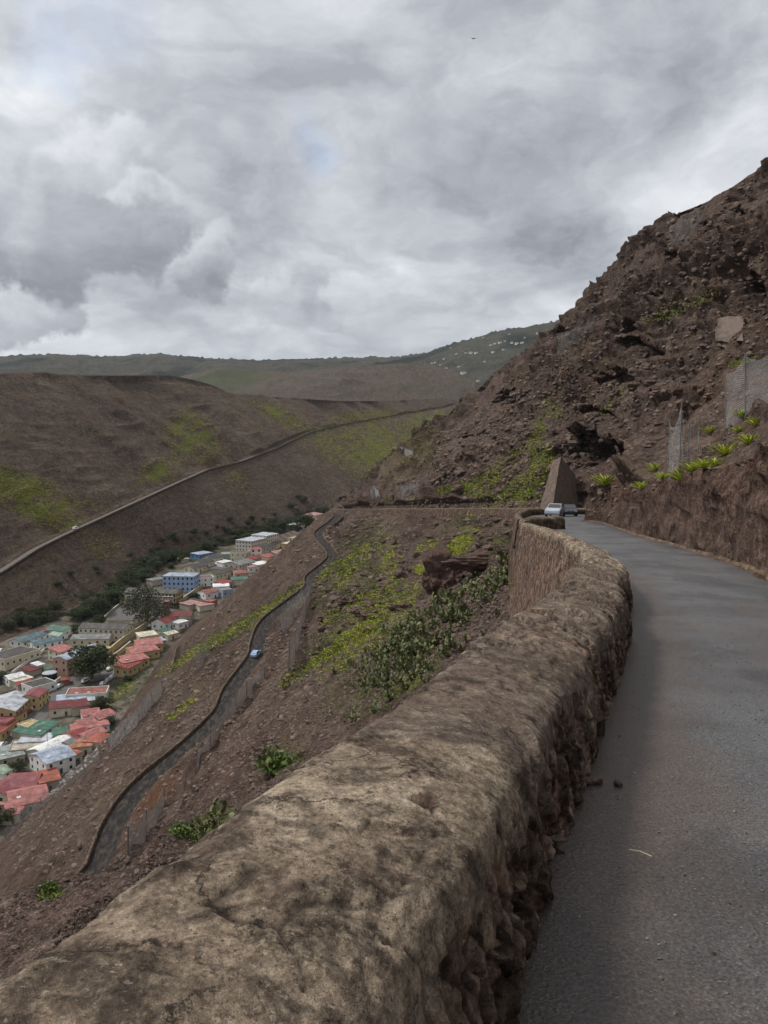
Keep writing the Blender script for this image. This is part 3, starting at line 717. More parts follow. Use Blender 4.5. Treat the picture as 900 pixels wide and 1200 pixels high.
# masonry buttress under the overhang, and the block higher on the cliff
def masonry(name):
    n = NT(name, .9, .2); p = n.pos()
    br = n.n('ShaderNodeTexBrick', ins={'Vector': n.n('ShaderNodeCombineXYZ', ins={0: n.math('ADD', n.n('ShaderNodeSeparateXYZ', ins={0: p}).outputs[0], n.n('ShaderNodeSeparateXYZ', ins={0: p}).outputs[1]), 1: n.n('ShaderNodeSeparateXYZ', ins={0: p}).outputs[2]}).outputs[0], 'Scale': 1.0, 'Color1': (.21, .155, .12, 1), 'Color2': (.13, .092, .073, 1), 'Mortar': (.09, .07, .06, 1), 'Mortar Size': .03, 'Brick Width': .7, 'Row Height': .35})
    n.color(n.mix(.55, br.outputs[0], n.ramp(n.noise(p, 1.2, 7, .7), [(.35, (.07, .05, .042)), (.65, (.23, .175, .14))])))
    n.bump(n.noise(p, 2.2, 7, .7), .3, .9); return n.m
MAS = masonry('masonry')
def frustum(name, label, pb, pt, cat, sub=9, mat=None, amp=.12):
    """pb: 4 foot corners, pt: 4 top corners"""
    pb, pt = np.array(pb), np.array(pt); V = []; F = []; base = 0
    for i in range(4):
        a, b, c, d = pb[i], pb[(i+1) % 4], pt[(i+1) % 4], pt[i]
        t = np.linspace(0, 1, sub+1)
        g = (a*(1-t)[:, None, None]+d*t[:, None, None])*(1-t)[None, :, None]+(b*(1-t)[:, None, None]+c*t[:, None, None])*t[None, :, None]
        V.append(g.reshape(-1, 3)); F.append(grid_faces(sub+1, sub+1)+base); base += (sub+1)**2
    a, b, c, d = pt; t = np.linspace(0, 1, sub+1)
    g = (a*(1-t)[:, None, None]+d*t[:, None, None])*(1-t)[None, :, None]+(b*(1-t)[:, None, None]+c*t[:, None, None])*t[None, :, None]
    V.append(g.reshape(-1, 3)); F.append(grid_faces(sub+1, sub+1)+base)
    V = np.concatenate(V); cen = V.mean(0)
    V = V+amp*np.stack([vnoise(V/1.5+k*7, 130+k) for k in range(3)], -1)
    return tag(link(name, np_mesh(name, V, np.concatenate(F)), None, mat or MAS), label, cat)
B0 = Vector(P(632, 598, 203)); B1 = Vector(P(647, 598, 198)); B2 = Vector(P(682, 596, 206))
T0 = Vector(P(648, 539, 208)); T1 = Vector(P(657, 535, 206)); T2 = Vector(P(674, 556, 210))
frustum('buttress', 'tall tapering stone buttress with a pale left face holding up the overhang', [B0, B1, B2, B2+Vector((-4, 12, 0))], [T0, T1, T2, T2+Vector((-3, 9, 0))], 'buttress')
cs_ = [hit(*q)[0] for q in [(838, 400), (873, 399), (871, 370), (841, 372)]]
if all(cs_):
    dd = Vector((-.35, -1, .1)).normalized(); D_ = min(c.length for c in cs_)
    fr = [c*.988 for c in cs_]; bk = [c+Vector((4, 9, 0)) for c in fr]
    frustum('retaining_wall', 'square patch of reddish stone walling set into the cliff near the dark cave', [fr[0], fr[1], bk[1], bk[0]], [fr[3], fr[2], bk[2], bk[3]], 'wall', amp=.35)

# ================================================================ rubble, boulders
def stone_mesh(seed, sub=2, sq=(1, .8, .6)):
    bm = bmesh.new(); bmesh.ops.create_icosphere(bm, subdivisions=sub, radius=1)
    V = np.array([v.co for v in bm.verts]); nn = V/np.linalg.norm(V, axis=1, keepdims=True)
    V = nn*(1+.38*vnoise(nn*1.3+seed*7.7, seed)[:, None]+.2*vnoise(nn*3+seed, seed+1)[:, None])*np.array(sq)
    F = np.array([[v.index for v in f.verts] for f in bm.faces]); bm.free(); return V, F
def scatter(name, protos, P3, R, rotz, mat, tilt=.5, smooth=False, kind=None, col=None):
    Vs, Fs, Cs = [], [], []; base = 0
    for i in range(len(P3)):
        V, Fc = protos[i % len(protos)]
        a, b = rotz[i], nr.uniform(-tilt, tilt)
        ca, sa, cb, sb = math.cos(a), math.sin(a), math.cos(b), math.sin(b)
        M = np.array([[ca, -sa, 0], [sa, ca, 0], [0, 0, 1]]) @ np.array([[1, 0, 0], [0, cb, -sb], [0, sb, cb]])
        Vs.append((V*R[i]) @ M.T+P3[i]); Fs.append(Fc+base); base += len(V); Cs.append(np.full(len(V), nr.random()))
    me = np_mesh(name, np.concatenate(Vs), np.concatenate(Fs), smooth, attr={'rnd': np.concatenate(Cs)})
    return link(name, me, None, mat)
def rock_mat(name, lo, hi):
    n = NT(name, .93, .15); p = n.pos()
    c = n.ramp(n.attr('rnd'), [(0, lo), (1, hi)])
    n.color(n.mix(.5, c, n.ramp(n.noise(p, 9, 6, .7), [(.35, tuple(x*.45 for x in lo)), (.65, hi)])))
    n.bump(n.noise(p, 14, 6, .7), .03, .8); return n.m
RKM = rock_mat('loose_rock', (.062, .043, .036), (.19, .14, .115))
protos = [stone_mesh(s, 1) for s in range(1, 7)]
def scatter_px(n, boxes, minD=0, maxD=1e9, seg=None):
    out = []; tries = 0
    wts = [b[-1] for b in boxes]
    while len(out) < n and tries < n*6:
        tries += 1
        b = rnd.choices(boxes, wts)[0]
        a = math.radians(b[4]); r = math.sqrt(rnd.random())*1.15; t = rnd.random()*6.283
        x, y = r*math.cos(t)*b[2], r*math.sin(t)*b[3]
        u, v = b[0]+x*math.cos(a)-y*math.sin(a), b[1]+x*math.sin(a)+y*math.cos(a)
        if u < -60 or u > 960: continue
        loc, nrm = hit(u, v)
        if loc is None or not (minD < loc.length < maxD): continue
        if loc.y < 450:
            cx_, lw_ = np.interp(loc.y, ys, xlc), np.interp(loc.y, ys, lw)
            if cx_-lw_-.6 < loc.x < cx_+lw_+.3: continue
            if np.interp(loc.y, ys, xw)-.8 < loc.x < np.interp(loc.y, ys, xk)+.2: continue
        out.append((loc, nrm))
    return out
def late_rocks():
    R3 = scatter_px(190, [(470, 650, 110, 26, -20, 3), (430, 700, 70, 30, -35, 2), (560, 640, 60, 14, -30, 3), (380, 720, 40, 30, -40, 1), (640, 560, 60, 30, -30, 2), (760, 480, 90, 40, -35, 3), (560, 540, 60, 26, -30, 2)], 45, 380)
    o = scatter('rubble', [(lambda q: (q[0]*(1+.16*(1-2*np.abs(vnoise(q[0]*3+s, 8)))[:, None]), q[1]))(stone_mesh(s, 3, (1, .8, .55))) for s in range(11, 17)], [np.array(l) for l, n in R3], [l.length*rnd.uniform(.0035, .0085) for l, n in R3], nr.uniform(0, 6.3, len(R3)), rock_mat('ledge_rock', (.05, .034, .028), (.18, .125, .10))); tag(o, kind='stuff')
    R2 = scatter_px(6500, [(450, 700, 260, 130, -35, 5), (200, 880, 200, 60, -35, 3), (740, 420, 240, 130, -40, 6), (600, 520, 120, 60, -30, 2), (420, 660, 60, 60, -30, 1)], 45, 420)
    o = scatter('rubble', protos, [np.array(l) for l, n in R2], [min(1.8, l.length*rnd.uniform(.0012, .0038)*rnd.choice([.6, .8, 1, 1.3])) for l, n in R2], nr.uniform(0, 6.3, len(R2)), rock_mat('slope_rock', (.07, .049, .040), (.26, .195, .155))); tag(o, kind='stuff')
late_rocks()
near = scatter_px(6500, [(60, 1090, 170, 60, -20, 4), (250, 980, 120, 40, -30, 3), (500, 740, 90, 40, -35, 3), (560, 700, 60, 40, -40, 3), (380, 860, 90, 40, -35, 2), (420, 820, 200, 120, -35, 3)], 3, 120)
scatter_o = scatter('rubble', protos, [np.array(l) for l, n in near], [l.length*rnd.uniform(.0010, .0032)*rnd.choice([.5, .7, 1, 1.6]) for l, n in near], nr.uniform(0, 6.3, len(near)), RKM)
tag(scatter_o, kind='stuff')
g_ = []
for i in range(4200):                      # grit lying on the road
    yv = rnd.uniform(2.2, 26); w_ = rnd.random()**1.25
    xa, xb = np.interp(yv, ys, xw)+.05, np.interp(yv, ys, xk)
    g_.append(np.array([xa+(xb-xa)*w_, yv, float(roadz(yv))+.02+.03*(1-(2*w_-1)**2)]))
go = scatter('gravel', protos, g_, [rnd.uniform(.0025, .007)*rnd.choice([1, 1, 1, 1.8]) for _ in g_], nr.uniform(0, 6.3, len(g_)), rock_mat('grit', (.03, .026, .024), (.34, .29, .24)))
tag(go, kind='stuff')
# three fist-size stones by the wall foot
for (u, v, r, lb) in [(688, 914, .036, 'rounded brown stone on the road at the wall foot, left one of a touching pair'), (697, 914, .040, 'rounded brown stone on the road, right one of the pair by the wall foot'), (724, 917, .028, 'small brown stone lying alone on the road to the right of the pair')]:
    pt = Vector(onplane(u, v, -1.67, -.096)); V, Fc = stone_mesh(int(u), 3, (1, .8, .75))
    o = link('stone', np_mesh('stone', V*r, Fc, True, attr={'rnd': np.full(len(V), .6)}), None, RKM); o.location = pt; tag(o, lb, 'stone', 'loose stones at the wall foot')
tw = MB(); tw.tube([(-.05, 0, .006), (0, .004, .008), (.055, -.012, .006)], .003, 5)
o = tw.build('twig', paint('straw', (.5, .42, .3))); o.location = onplane(750, 1000, -1.66, -.096); o.rotation_euler = (0, 0, -.5); tag(o, 'thin pale twig lying on the dark road surface', 'twig')
# the rock outcrop on the slope
h_, n_ = hit(525, 690)
V, Fc = stone_mesh(77, 5, (1, 1, 1)); V = V*(1+.25*vnoise(V*2.5, 5)[:, None]+.12*vnoise(V*6, 6)[:, None])
def boulder(u, v, sc, lb, seed, D=None):
    h, n = hit(u, v)
    if h is None: return
    V, Fc = stone_mesh(seed, 5, (1, 1, 1)); V = V*(1+.10*(1-2*np.abs(vnoise(V*1.7+seed, 5)))[:, None]+.10*(1-2*np.abs(vnoise(V*4, 6)))[:, None]+.06*vnoise(V*11, 7)[:, None])
    V = V*np.array(sc)
    n_ = np_mesh('boulder', V, Fc, False, attr={'rnd': np.full(len(V), .4)})
    o = link('boulder', n_, None, BOM); o.location = h+n*sc[1]*.45; print('boulder', h.length); tag(o, lb, 'boulder', 'boulders on the near slope'); return o
BOM = rock_mat('outcrop', (.05, .032, .027), (.17, .11, .088))
boulder(522, 688, (1.75, 1.6, 1.9), 'large dark red boulder standing above the cactus thicket', 77)
boulder(570, 662, (2.9, 1.2, .8), 'long low dark outcrop trailing right from the large red boulder', 31)
boulder(470, 715, (1.9, 1.2, .7), 'low brown rock ledge just left of the cactus thicket', 42)
boulder(700, 935, (.01, .01, .01), 'x', 1) if False else None

# ================================================================ plants
def leafmat(name, lo, hi, tr=.2):
    n = NT(name, .6, .25); p = n.pos()
    c = n.mix(.35, n.ramp(n.attr('rnd'), [(0, lo), (1, hi)]), n.ramp(n.noise(p, 1.3, 5, .7), [(.35, lo), (.65, hi)]))
    n.color(c); n.b.inputs['Subsurface Weight'].default_value = 0
    return n.m
GC = leafmat('cover_leaf', (.045, .065, .018), (.17, .205, .035)); YG = leafmat('yellow_leaf', (.15, .19, .02), (.46, .48, .05))
CAC = leafmat('cactus_skin', (.045, .058, .026), (.21, .225, .09)); TRE = leafmat('tree_leaf', (.016, .026, .011), (.085, .108, .042)); DRY = leafmat('dry_stem', (.11, .09, .065), (.33, .28, .2))
AGV = leafmat('agave_leaf', (.20, .26, .025), (.50, .54, .07))
def tuft(seed, n=12, spread=1.0, h=.7, w=.25):
    r = np.random.default_rng(seed); V = []; F = []
    for i in range(n):
        a = r.uniform(0, 6.283); rad = spread*math.sqrt(r.random()); c = np.array([rad*math.cos(a), rad*math.sin(a), h*r.uniform(.05, 1)*(1-.5*rad/spread)])
        u = r.normal(size=3); u /= np.linalg.norm(u); v = np.cross(u, r.normal(size=3)); v /= np.linalg.norm(v)
        s = w*r.uniform(.6, 1.4); b = len(V)
        V += [c-u*s, c+v*s*.6, c+u*s, c-v*s*.6]; F.append([b, b+1, b+2, b+3])
    return np.array(V), np.array(F)
tp = [tuft(s, 13) for s in range(6)]
def blobs(side, flt=lambda s: True, k=1.0): return [(u, v, ru, rv, an, st*ru*rv*k) for u, v, ru, rv, an, st, sd in VEG if sd in side and flt(st)]
sN = scatter_px(8000, blobs('s', lambda s: s > .45), 8, 1000)
cover = scatter('ground_cover', tp, [np.array(l) for l, n in sN], [max(.10, min(.9, l.length*rnd.uniform(.0013, .0034))) for l, n in sN], nr.uniform(0, 6.3, len(sN)), GC, .3); tag(cover, kind='stuff')
sY = scatter_px(3000, [(412, 665, 10, 30, 40, 3), (440, 700, 40, 8, -38, 3), (400, 715, 30, 8, -35, 2), (425, 760, 40, 8, -33, 2), (455, 640, 14, 10, -40, 1), (500, 640, 16, 6, -35, 1), (350, 790, 24, 6, -35, 1), (212, 775, 30, 5, -33, 2), (560, 600, 24, 5, -10, 1), (435, 735, 60, 10, -32, 5), (420, 745, 30, 10, -30, 3), (470, 700, 40, 8, -32, 3), (400, 780, 30, 6, -30, 1), (460, 660, 14, 10, -40, 2), (540, 640, 14, 8, -40, 3), (545, 632, 20, 6, -30, 2), (330, 705, 90, 5, -33, 5), (250, 752, 50, 5, -32, 2), (492, 668, 6, 5, 0, 1), (380, 770, 24, 6, -35, 2), (140, 812, 22, 6, -40, 2), (212, 832, 20, 4, -35, 1)], 8, 700)
o = scatter('ground_cover', tp, [np.array(l) for l, n in sY], [max(.12, min(1.1, l.length*rnd.uniform(.0022, .0042))) for l, n in sY], nr.uniform(0, 6.3, len(sY)), YG, .3); tag(o, kind='stuff')
sU = scatter_px(2300, [(612, 572, 24, 12, -30, 5), (636, 545, 14, 22, 10, 5), (600, 582, 40, 6, 0, 3), (565, 568, 20, 10, -30, 4), (532, 574, 22, 6, -15, 4), (630, 515, 8, 18, 20, 3), (590, 545, 30, 8, -40, 2), (800, 360, 45, 7, -22, 2), (648, 480, 10, 14, -30, 1), (720, 470, 30, 5, -40, 1), (480, 587, 30, 4, 0, 1), (870, 425, 14, 4, -20, 1)], 20, 600)
o = scatter('ground_cover', tp, [np.array(l) for l, n in sU], [max(.15, min(1.3, l.length*rnd.uniform(.0020, .0040))) for l, n in sU], nr.uniform(0, 6.3, len(sU)), leafmat('bank_leaf', (.10, .13, .018), (.34, .38, .045)), .3); tag(o, kind='stuff')
sF = scatter_px(8500, blobs('f'), 300, 2200)
o = scatter('ground_cover', tp, [np.array(l) for l, n in sF], [min(2.4, l.length*rnd.uniform(.0009, .0019)) for l, n in sF], nr.uniform(0, 6.3, len(sF)), leafmat('slope_leaf', (.15, .16, .03), (.48, .46, .08)), .3); tag(o, kind='stuff')
# dark scrub all over
sS = scatter_px(9500, [(150, 540, 200, 80, 15, 6), (300, 560, 160, 60, 20, 4), (350, 720, 160, 40, -35, 3), (450, 700, 260, 130, -35, 4), (200, 850, 160, 50, -35, 2), (750, 420, 220, 120, -40, 3), (150, 560, 240, 110, 15, 4), (120, 700, 130, 30, -25, 2), (430, 800, 60, 40, -35, 1)], 10, 1500)
o = scatter('scrub', tp, [np.array(l) for l, n in sS], [min(1.6, l.length*rnd.uniform(.0007, .0018)) for l, n in sS], nr.uniform(0, 6.3, len(sS)), leafmat('scrub_leaf', (.035, .036, .020), (.16, .14, .085)), .3); tag(o, kind='stuff')

def pad(c, a, tilt, s, n=8):
    """flat oval cactus pad as a two-sided lens"""
    V = []; F = []; ca, sa = math.cos(a), math.sin(a)
    up = Vector((math.sin(tilt)*ca, math.sin(tilt)*sa, math.cos(tilt))); sd = Vector((-sa, ca, 0)); nn = up.cross(sd)
    ce = Vector(c)+up*s*1.05
    for k in range(n): 
        t = 2*math.pi*k/n; V.append(ce+up*s*1.1*math.cos(t)+sd*s*(.72+.12*math.cos(t))*math.sin(t))
    V += [ce+nn*s*.16, ce-nn*s*.16]
    for k in range(n): F += [(k, (k+1) % n, n), ((k+1) % n, k, n+1)]
    return V, F, ce+up*s
def cactus(seed):
    r = random.Random(seed); mb = MB(); tips = [((0, 0, 0), 0)]
    for i in range(r.randint(3, 4)):
        base = (r.uniform(-.06, .06), r.uniform(-.06, .06), -.1); tips2 = [base]
        for lv in range(r.randint(3, 4)):
            nt = []
            for tpnt in tips2:
                for k in range(r.choice([1, 2, 2]) if lv else 1):
                    V, F, e = pad(tpnt, r.uniform(0, 6.28), r.uniform(.15, 1.15), r.uniform(.14, .22)*(1-.08*lv)); mb.add(V, F); nt.append(tuple(e-(Vector(e)-Vector(tpnt))*.12))
            tips2 = nt[:5]
    me = mb.mesh('pads', False)
    A = me.attributes.new('rnd', 'FLOAT', 'POINT'); A.data.foreach_set('value', [r.random() for _ in range(len(me.vertices)//10) for _k in range(10)])
    return me
cme = [cactus(s) for s in range(7)]
stem = MB(); stem.tube([(0, 0, -.2), (.02, .01, .2), (.0, .03, .45)], [.07, .06, .04], 6); stem_me = stem.mesh('stem', True); stem_me.materials.append(DRY)
for m in cme: m.materials.append(CAC)
def place_cactus(u, v, s, label, group):
    h, n = hit(u, v)
    if h is None: return
    t = thing('prickly_pear', label, 'cactus', h, rnd.uniform(0, 6.28), group)
    t.scale = (s, s, s)
    link('pads', rnd.choice(cme), t); link('stem', stem_me, t)
for (u, v, s, lb) in [(524, 770, .8, 'dark green prickly pear nearest the wall, beside the pale coping bend'), (541, 762, .7, 'prickly pear with round dark pads closest to the wall edge on the right'), (566, 745, .5, 'single small prickly pear standing alone just over the wall'),
                      (413, 846, .75, 'prickly pear rising over the wall edge at the foot of the thicket'), (438, 836, .7, 'prickly pear over the wall edge, right of the dead stalks'), (498, 800, .6, 'small prickly pear low against the wall below the thicket'),
                      (249, 972, .62, 'prickly pear peeping over the wall beside the lowest rockfall fence'), (236, 985, .5, 'small prickly pear partly hidden by the wall at lower left')]:
    place_cactus(u, v, s, lb, 'prickly pears over the wall edge')
cnt = 0
lo_ = [(440, 775, 48, 34, -30, 5), (500, 745, 55, 24, -35, 5), (545, 708, 50, 20, -40, 4), (585, 676, 40, 13, -38, 2), (475, 765, 50, 30, -30, 4), (530, 720, 70, 36, -35, 2), (615, 645, 14, 8, -40, 1), (455, 800, 30, 18, -30, 2)]
for _ in range(280):
    r_ = scatter_px(1, lo_, 6, 130)
    if not r_: continue
    h, n = r_[0]
    t = thing('prickly_pear', 'olive green prickly pear packed into the dense thicket on the slope below the wall', 'cactus', h, rnd.uniform(0, 6.28), 'prickly pears in the thicket')
    s = rnd.choice([rnd.uniform(.35, .6), rnd.uniform(.5, .95)])*(1+.004*h.length); t.scale = (s, s, s)
    link('pads', rnd.choice(cme), t)
# dead stalks in front of the thicket
def stalk(seed):
    r = random.Random(seed); mb = MB(); H = r.uniform(1.2, 2.0); lx, ly = r.uniform(-.2, .2), r.uniform(-.2, .2)
    mb.tube([(0, 0, -.1), (lx*.3, ly*.3, H*.5), (lx, ly, H)], [.014, .011, .005], 4)
    for k in range(r.randint(1, 4)):
        z = r.uniform(.4, .9)*H; a = r.uniform(0, 6.28); l = r.uniform(.15, .4)
        mb.tube([(lx*z/H*.7, ly*z/H*.7, z), (lx*z/H+l*math.cos(a), ly*z/H+l*math.sin(a), z+l*.8)], [.007, .003], 3)
    return mb.mesh('stalk')
sm = [stalk(s) for s in range(6)]
for m in sm: m.materials.append(DRY)
for _ in range(85):
    r_ = scatter_px(1, [(445, 800, 45, 28, -30, 6), (400, 830, 25, 14, -30, 2), (300, 880, 40, 22, -30, 2), (345, 850, 30, 20, -30, 2), (200, 960, 30, 12, -30, 1)], 6, 90)
    if not r_: continue
    h, n = r_[0]; o = link('dead_stalk', rnd.choice(sm)); o.location = h; o.rotation_euler = (0, 0, rnd.uniform(0, 6.28)); s = rnd.uniform(.6, 1.1); o.scale = (s, s, s)
    tag(o, 'thin bleached dead stalk standing upright on the slope below the wall', 'dead plant', 'dead stalks below the wall')
# agaves
def agave(seed, n=34):
    r = random.Random(seed); mb = MB()
    for i in range(n):
        a = i*2.39996+r.uniform(-.2, .2); el = .25+1.2*(i/n)**.8; L = r.uniform(.75, 1.05); w = .085
        pts = []
        for k in range(5):
            t = k/4; e = el-.5*t*t*(1.2-el*.6); rr = L*t*math.cos(e); z = L*t*math.sin(el)*(1-.25*t)
            pts.append((rr, z, w*(1-t)**.7*(1 if k else .8)))
        b = len(mb.v); ca, sa = math.cos(a), math.sin(a)
        for (rr, z, ww) in pts:
            mb.v += [(rr*ca-ww*sa, rr*sa+ww*ca, z+.02), (rr*ca, rr*sa, z-.02), (rr*ca+ww*sa, rr*sa-ww*ca, z+.02)]
        for k in range(4):
            q0 = b+k*3; mb.f += [(q0, q0+1, q0+4, q0+3), (q0+1, q0+2, q0+5, q0+4)]
    me = mb.mesh('agave'); A = me.attributes.new('rnd', 'FLOAT', 'POINT'); v_ = []
    for i in range(n): v_ += [r.random()]*15
    A.data.foreach_set('value', v_); me.materials.append(AGV); return me
am = [agave(s) for s in range(4)]
AG = [(709, 569, 1.15, 'yellow green agave clump alone at the left end of the bank'), (752, 574, .9, 'small agave clump low on the bank left of the hanging net'), (768, 552, .85, 'agave clump on the bank just left of the hanging net, upper one'),
      (776, 562, .75, 'small dull agave at the left foot of the hanging net'), (797, 564, 1.25, 'bright agave on the brow directly below the hanging net'), (811, 553, 1.15, 'second bright agave to the right of the hanging net foot'),
      (824, 549, 1.0, 'third agave in the bright row climbing the brow'), (836, 547, .95, 'fourth agave in the bright row climbing the brow'), (849, 534, 1.25, 'large bright agave at the top of the row on the brow'),
      (877, 522, 1.2, 'bright agave to the right of the row, near the picture edge'), (886, 499, .95, 'green agave higher up beneath the big rockfall net'), (870, 489, .8, 'dark green agave behind the foot of the big rockfall net'),
      (865, 507, .7, 'small dark green agave below the left edge of the big net'), (832, 508, .8, 'pale yellowish agave on the slope between the two nets'), (612, 690, 1.5, 'spiky bright agave growing at the outer foot of the roadside wall')]
for i, (u, v, s, lb) in enumerate(AG):
    h, n = hit(u, v)
    if h is None: continue
    o = link('agave', am[i % 4]); s = s*max(.45, h.length/36.0)*.62
    if u < 620: s = .95
    o.location = h+Vector((0, 0, -.02)); o.scale = (s, s, s); o.rotation_euler = (0, 0, i*1.3); tag(o, lb, 'agave', 'agaves along the bank')
    print('agave', u, round(h.length, 1), end=' ')
for (u, v, s, lb) in [(322, 905, .5, 'bright green leafy bush on the slope just over the wall'), (212, 978, .26, 'small bright green bush above the lowest rockfall fence'), (57, 1045, .22, 'tiny yellow green bush at the brow of the scree')]:
    h, n = hit(u, v)
    if h is None: continue
    V = []; F = []; b = 0
    for k in range(26):
        a_, b_ = tuft(k+100, 14, .5, .9, .16); c = np.array([rnd.gauss(0, .45), rnd.gauss(0, .45), abs(rnd.gauss(.1, .3))]); V.append(a_+c); F.append(b_+b); b += len(a_)
    V = np.concatenate(V)
    o = link('bush', np_mesh('bush', V, np.concatenate(F), attr={'rnd': nr.random(len(V))}), None, leafmat('bush_leaf', (.045, .08, .018), (.15, .20, .045))); s *= h.length/22
    o.location = h; o.scale = (s, s, s); tag(o, lb, 'bush')

# ================================================================ rockfall nets
def net_mat(name, cell, alpha_far=None, c=(.38, .38, .38)):
    n = NT(name, .5, .4); n.color(c); n.b.inputs['Metallic'].default_value = .2
    uv = n.n('ShaderNodeUVMap', uv_map='UVMap').outputs[0]
    if alpha_far is None:
        sp_ = n.n('ShaderNodeSeparateXYZ', ins={0: uv}); a = n.math('ADD', sp_.outputs[0], sp_.outputs[1]); b = n.math('SUBTRACT', sp_.outputs[0], sp_.outputs[1])
        def w(x): return n.math('LESS_THAN', n.math('ABSOLUTE', n.math('SUBTRACT', n.math('FRACT', n.math('DIVIDE', x, cell)), .5)), .05)
        al = n.math('MAXIMUM', w(a), w(b))
    else:
        al = n.ramp(n.noise(n.n('ShaderNodeMapping', ins={'Vector': uv, 'Scale': (1.0, .3, 1)}).outputs[0], 1.2, 6, .7), [(.3, alpha_far*.35), (.7, alpha_far*1.35)])
    n.l(al, n.b.inputs['Alpha']); return n.m
NM_near = net_mat('net_wire', .13, c=(.55, .55, .55)); NM_far = net_mat('net_far', 1, .66, (.58, .58, .57)); NM_thin = net_mat('net_thin', 1, .42, (.40, .40, .39)); NM_cliff = net_mat('net_cliff', 1, .22, (.26, .26, .25)); NM_pale = net_mat('net_pale', 1, .6, (.48, .48, .47))
POST = paint('galvanised', (.22, .215, .205), .55, .2, metal=.3)
def netfence(label, feet, ht, lean=(0, 0), nm=None, post_r=.10, postn=True, sag=.12, group='rockfall net fences'):
    """feet: pixels on the slope; posts stand there, the net hangs between their heads"""
    pts = []
    for u, v in feet:
        h, n = hit(u, v)
        if h is not None: pts.append((h, n))
    if len(pts) < 2: return
    root = thing('rockfall_net', label, 'net', pts[0][0], 0, group); o0 = pts[0][0]
    tops = []
    for i, (h, n) in enumerate(pts):
        hh = ht*(1+.12*math.sin(i*2.3)); tp_ = h-o0+Vector((lean[0]*hh, lean[1]*hh, hh)); tops.append(tp_)
        if postn:
            m = MB(); m.tube([h-o0+Vector((0, 0, -.3)), tp_+Vector((0, 0, .05))], post_r, 6); m.build('post', POST, root)
    m = MB(); m.tube([Vector(t) for t in tops], post_r*.35, 4); m.build('cable', POST, root)
    V = []; UV = []; nu = 6; nv = 10; rows = []
    d_acc = 0
    for i in range(len(pts)-1):
        seglen = (tops[i+1]-tops[i]).length
        for k in range(nu + (1 if i == len(pts)-2 else 0)):
            s = k/nu; a = tops[i]*(1-s)+tops[i+1]*s-Vector((0, 0, ht*sag*4*s*(1-s))); b = (pts[i][0]-o0)*(1-s)+(pts[i+1][0]-o0)*s
            w = b+o0; zt = zat(w.x, w.y); b = Vector((b.x, b.y, (zt if abs(zt-w.z) < 6 else w.z)-o0.z+.05))
            for j in range(nv+1):
                e = j/nv; p = a*(1-e)+b*e+Vector((math.sin(i+k*1.3)*.08, math.cos(j*1.1+k)*.10, 0))*ht*.5*math.sin(e*math.pi)
                V.append(tuple(p)); UV.append((d_acc+s*seglen, e*ht))
            rows.append(1)
        d_acc += seglen
    link('net', np_mesh('net', V, grid_faces(len(rows), nv+1), True, uv=UV), root, nm or NM_far)
    return root
netfence('draped rockfall net on dark posts along the uphill side of the lower road, middle length', [(229, 908), (246, 876), (262, 853), (276, 833), (289, 817), (310, 795)], 3.2, (.05, -.05))
netfence('short rockfall net beside the orange soil scar at the lowest bend of the lower road', [(150, 1003), (171, 984), (184, 962), (192, 942)], 3.2, (.05, -.05))
netfence('tall upright rockfall net beside the pale stretch of the lower road', [(338, 785), (346, 765), (352, 745), (358, 722), (364, 702)], 5.5, (.05, 0), NM_far)
netfence('veil of netting hanging over the lower road above the blue car', [(333, 745), (345, 725), (357, 708), (368, 690)], 5.0, (-.3, -.1), NM_thin)
netfence('long rockfall net climbing the slope behind the last red roofs', [(130, 880), (148, 862), (164, 845), (180, 825), (191, 808)], 4.5, (-.2, 0), NM_far)
netfence('sagging fence line between the lowest town roofs and the bare slope', [(8, 985), (28, 962), (50, 945), (75, 925), (100, 905), (118, 888)], 3.5, (-.2, 0), NM_thin)
netfence('short leaning net above the long red roofs, left one of the pair', [(200, 790), (203, 775), (207, 760)], 5, (.2, 0), NM_far)
netfence('short leaning net above the long red roofs, right one of the pair', [(232, 788), (240, 775), (247, 764)], 5, (-.3, 0), NM_thin)
netfence('hanging rockfall net bunched round dark posts above the road bank', [(783, 550), (796, 551), (806, 545), (818, 536)], 2.9, (0, 0), NM_near, .03, sag=.25)
netfence('big rockfall net on the slope at the right edge of the picture', [(850, 503), (873, 490), (903, 476), (935, 462)], 3.9, (0, .1), NM_near, .035)
netfence('small pale net high on the slope above the junction', [(462, 528), (473, 530), (484, 534)], 4, (0, 0), NM_pale, .15, False)
netfence('pair of leaning net posts above the road junction', [(470, 585), (480, 582), (492, 578)], 6, (-.1, 0), NM_thin, .12)
netfence('pale net strip standing left of the junction bend', [(436, 588), (440, 582), (446, 586)], 6, (-.2, 0), NM_far, .1)
netfence('large grey drape net near the cliff skyline', [(784, 286), (797, 282), (812, 274), (828, 262)], 7, (0, 0), NM_cliff, .1, False)
netfence('grey drape net hanging on the cliff left of centre', [(652, 410), (665, 408), (680, 401), (697, 388)], 6.5, (0, 0), NM_cliff, .1, False)
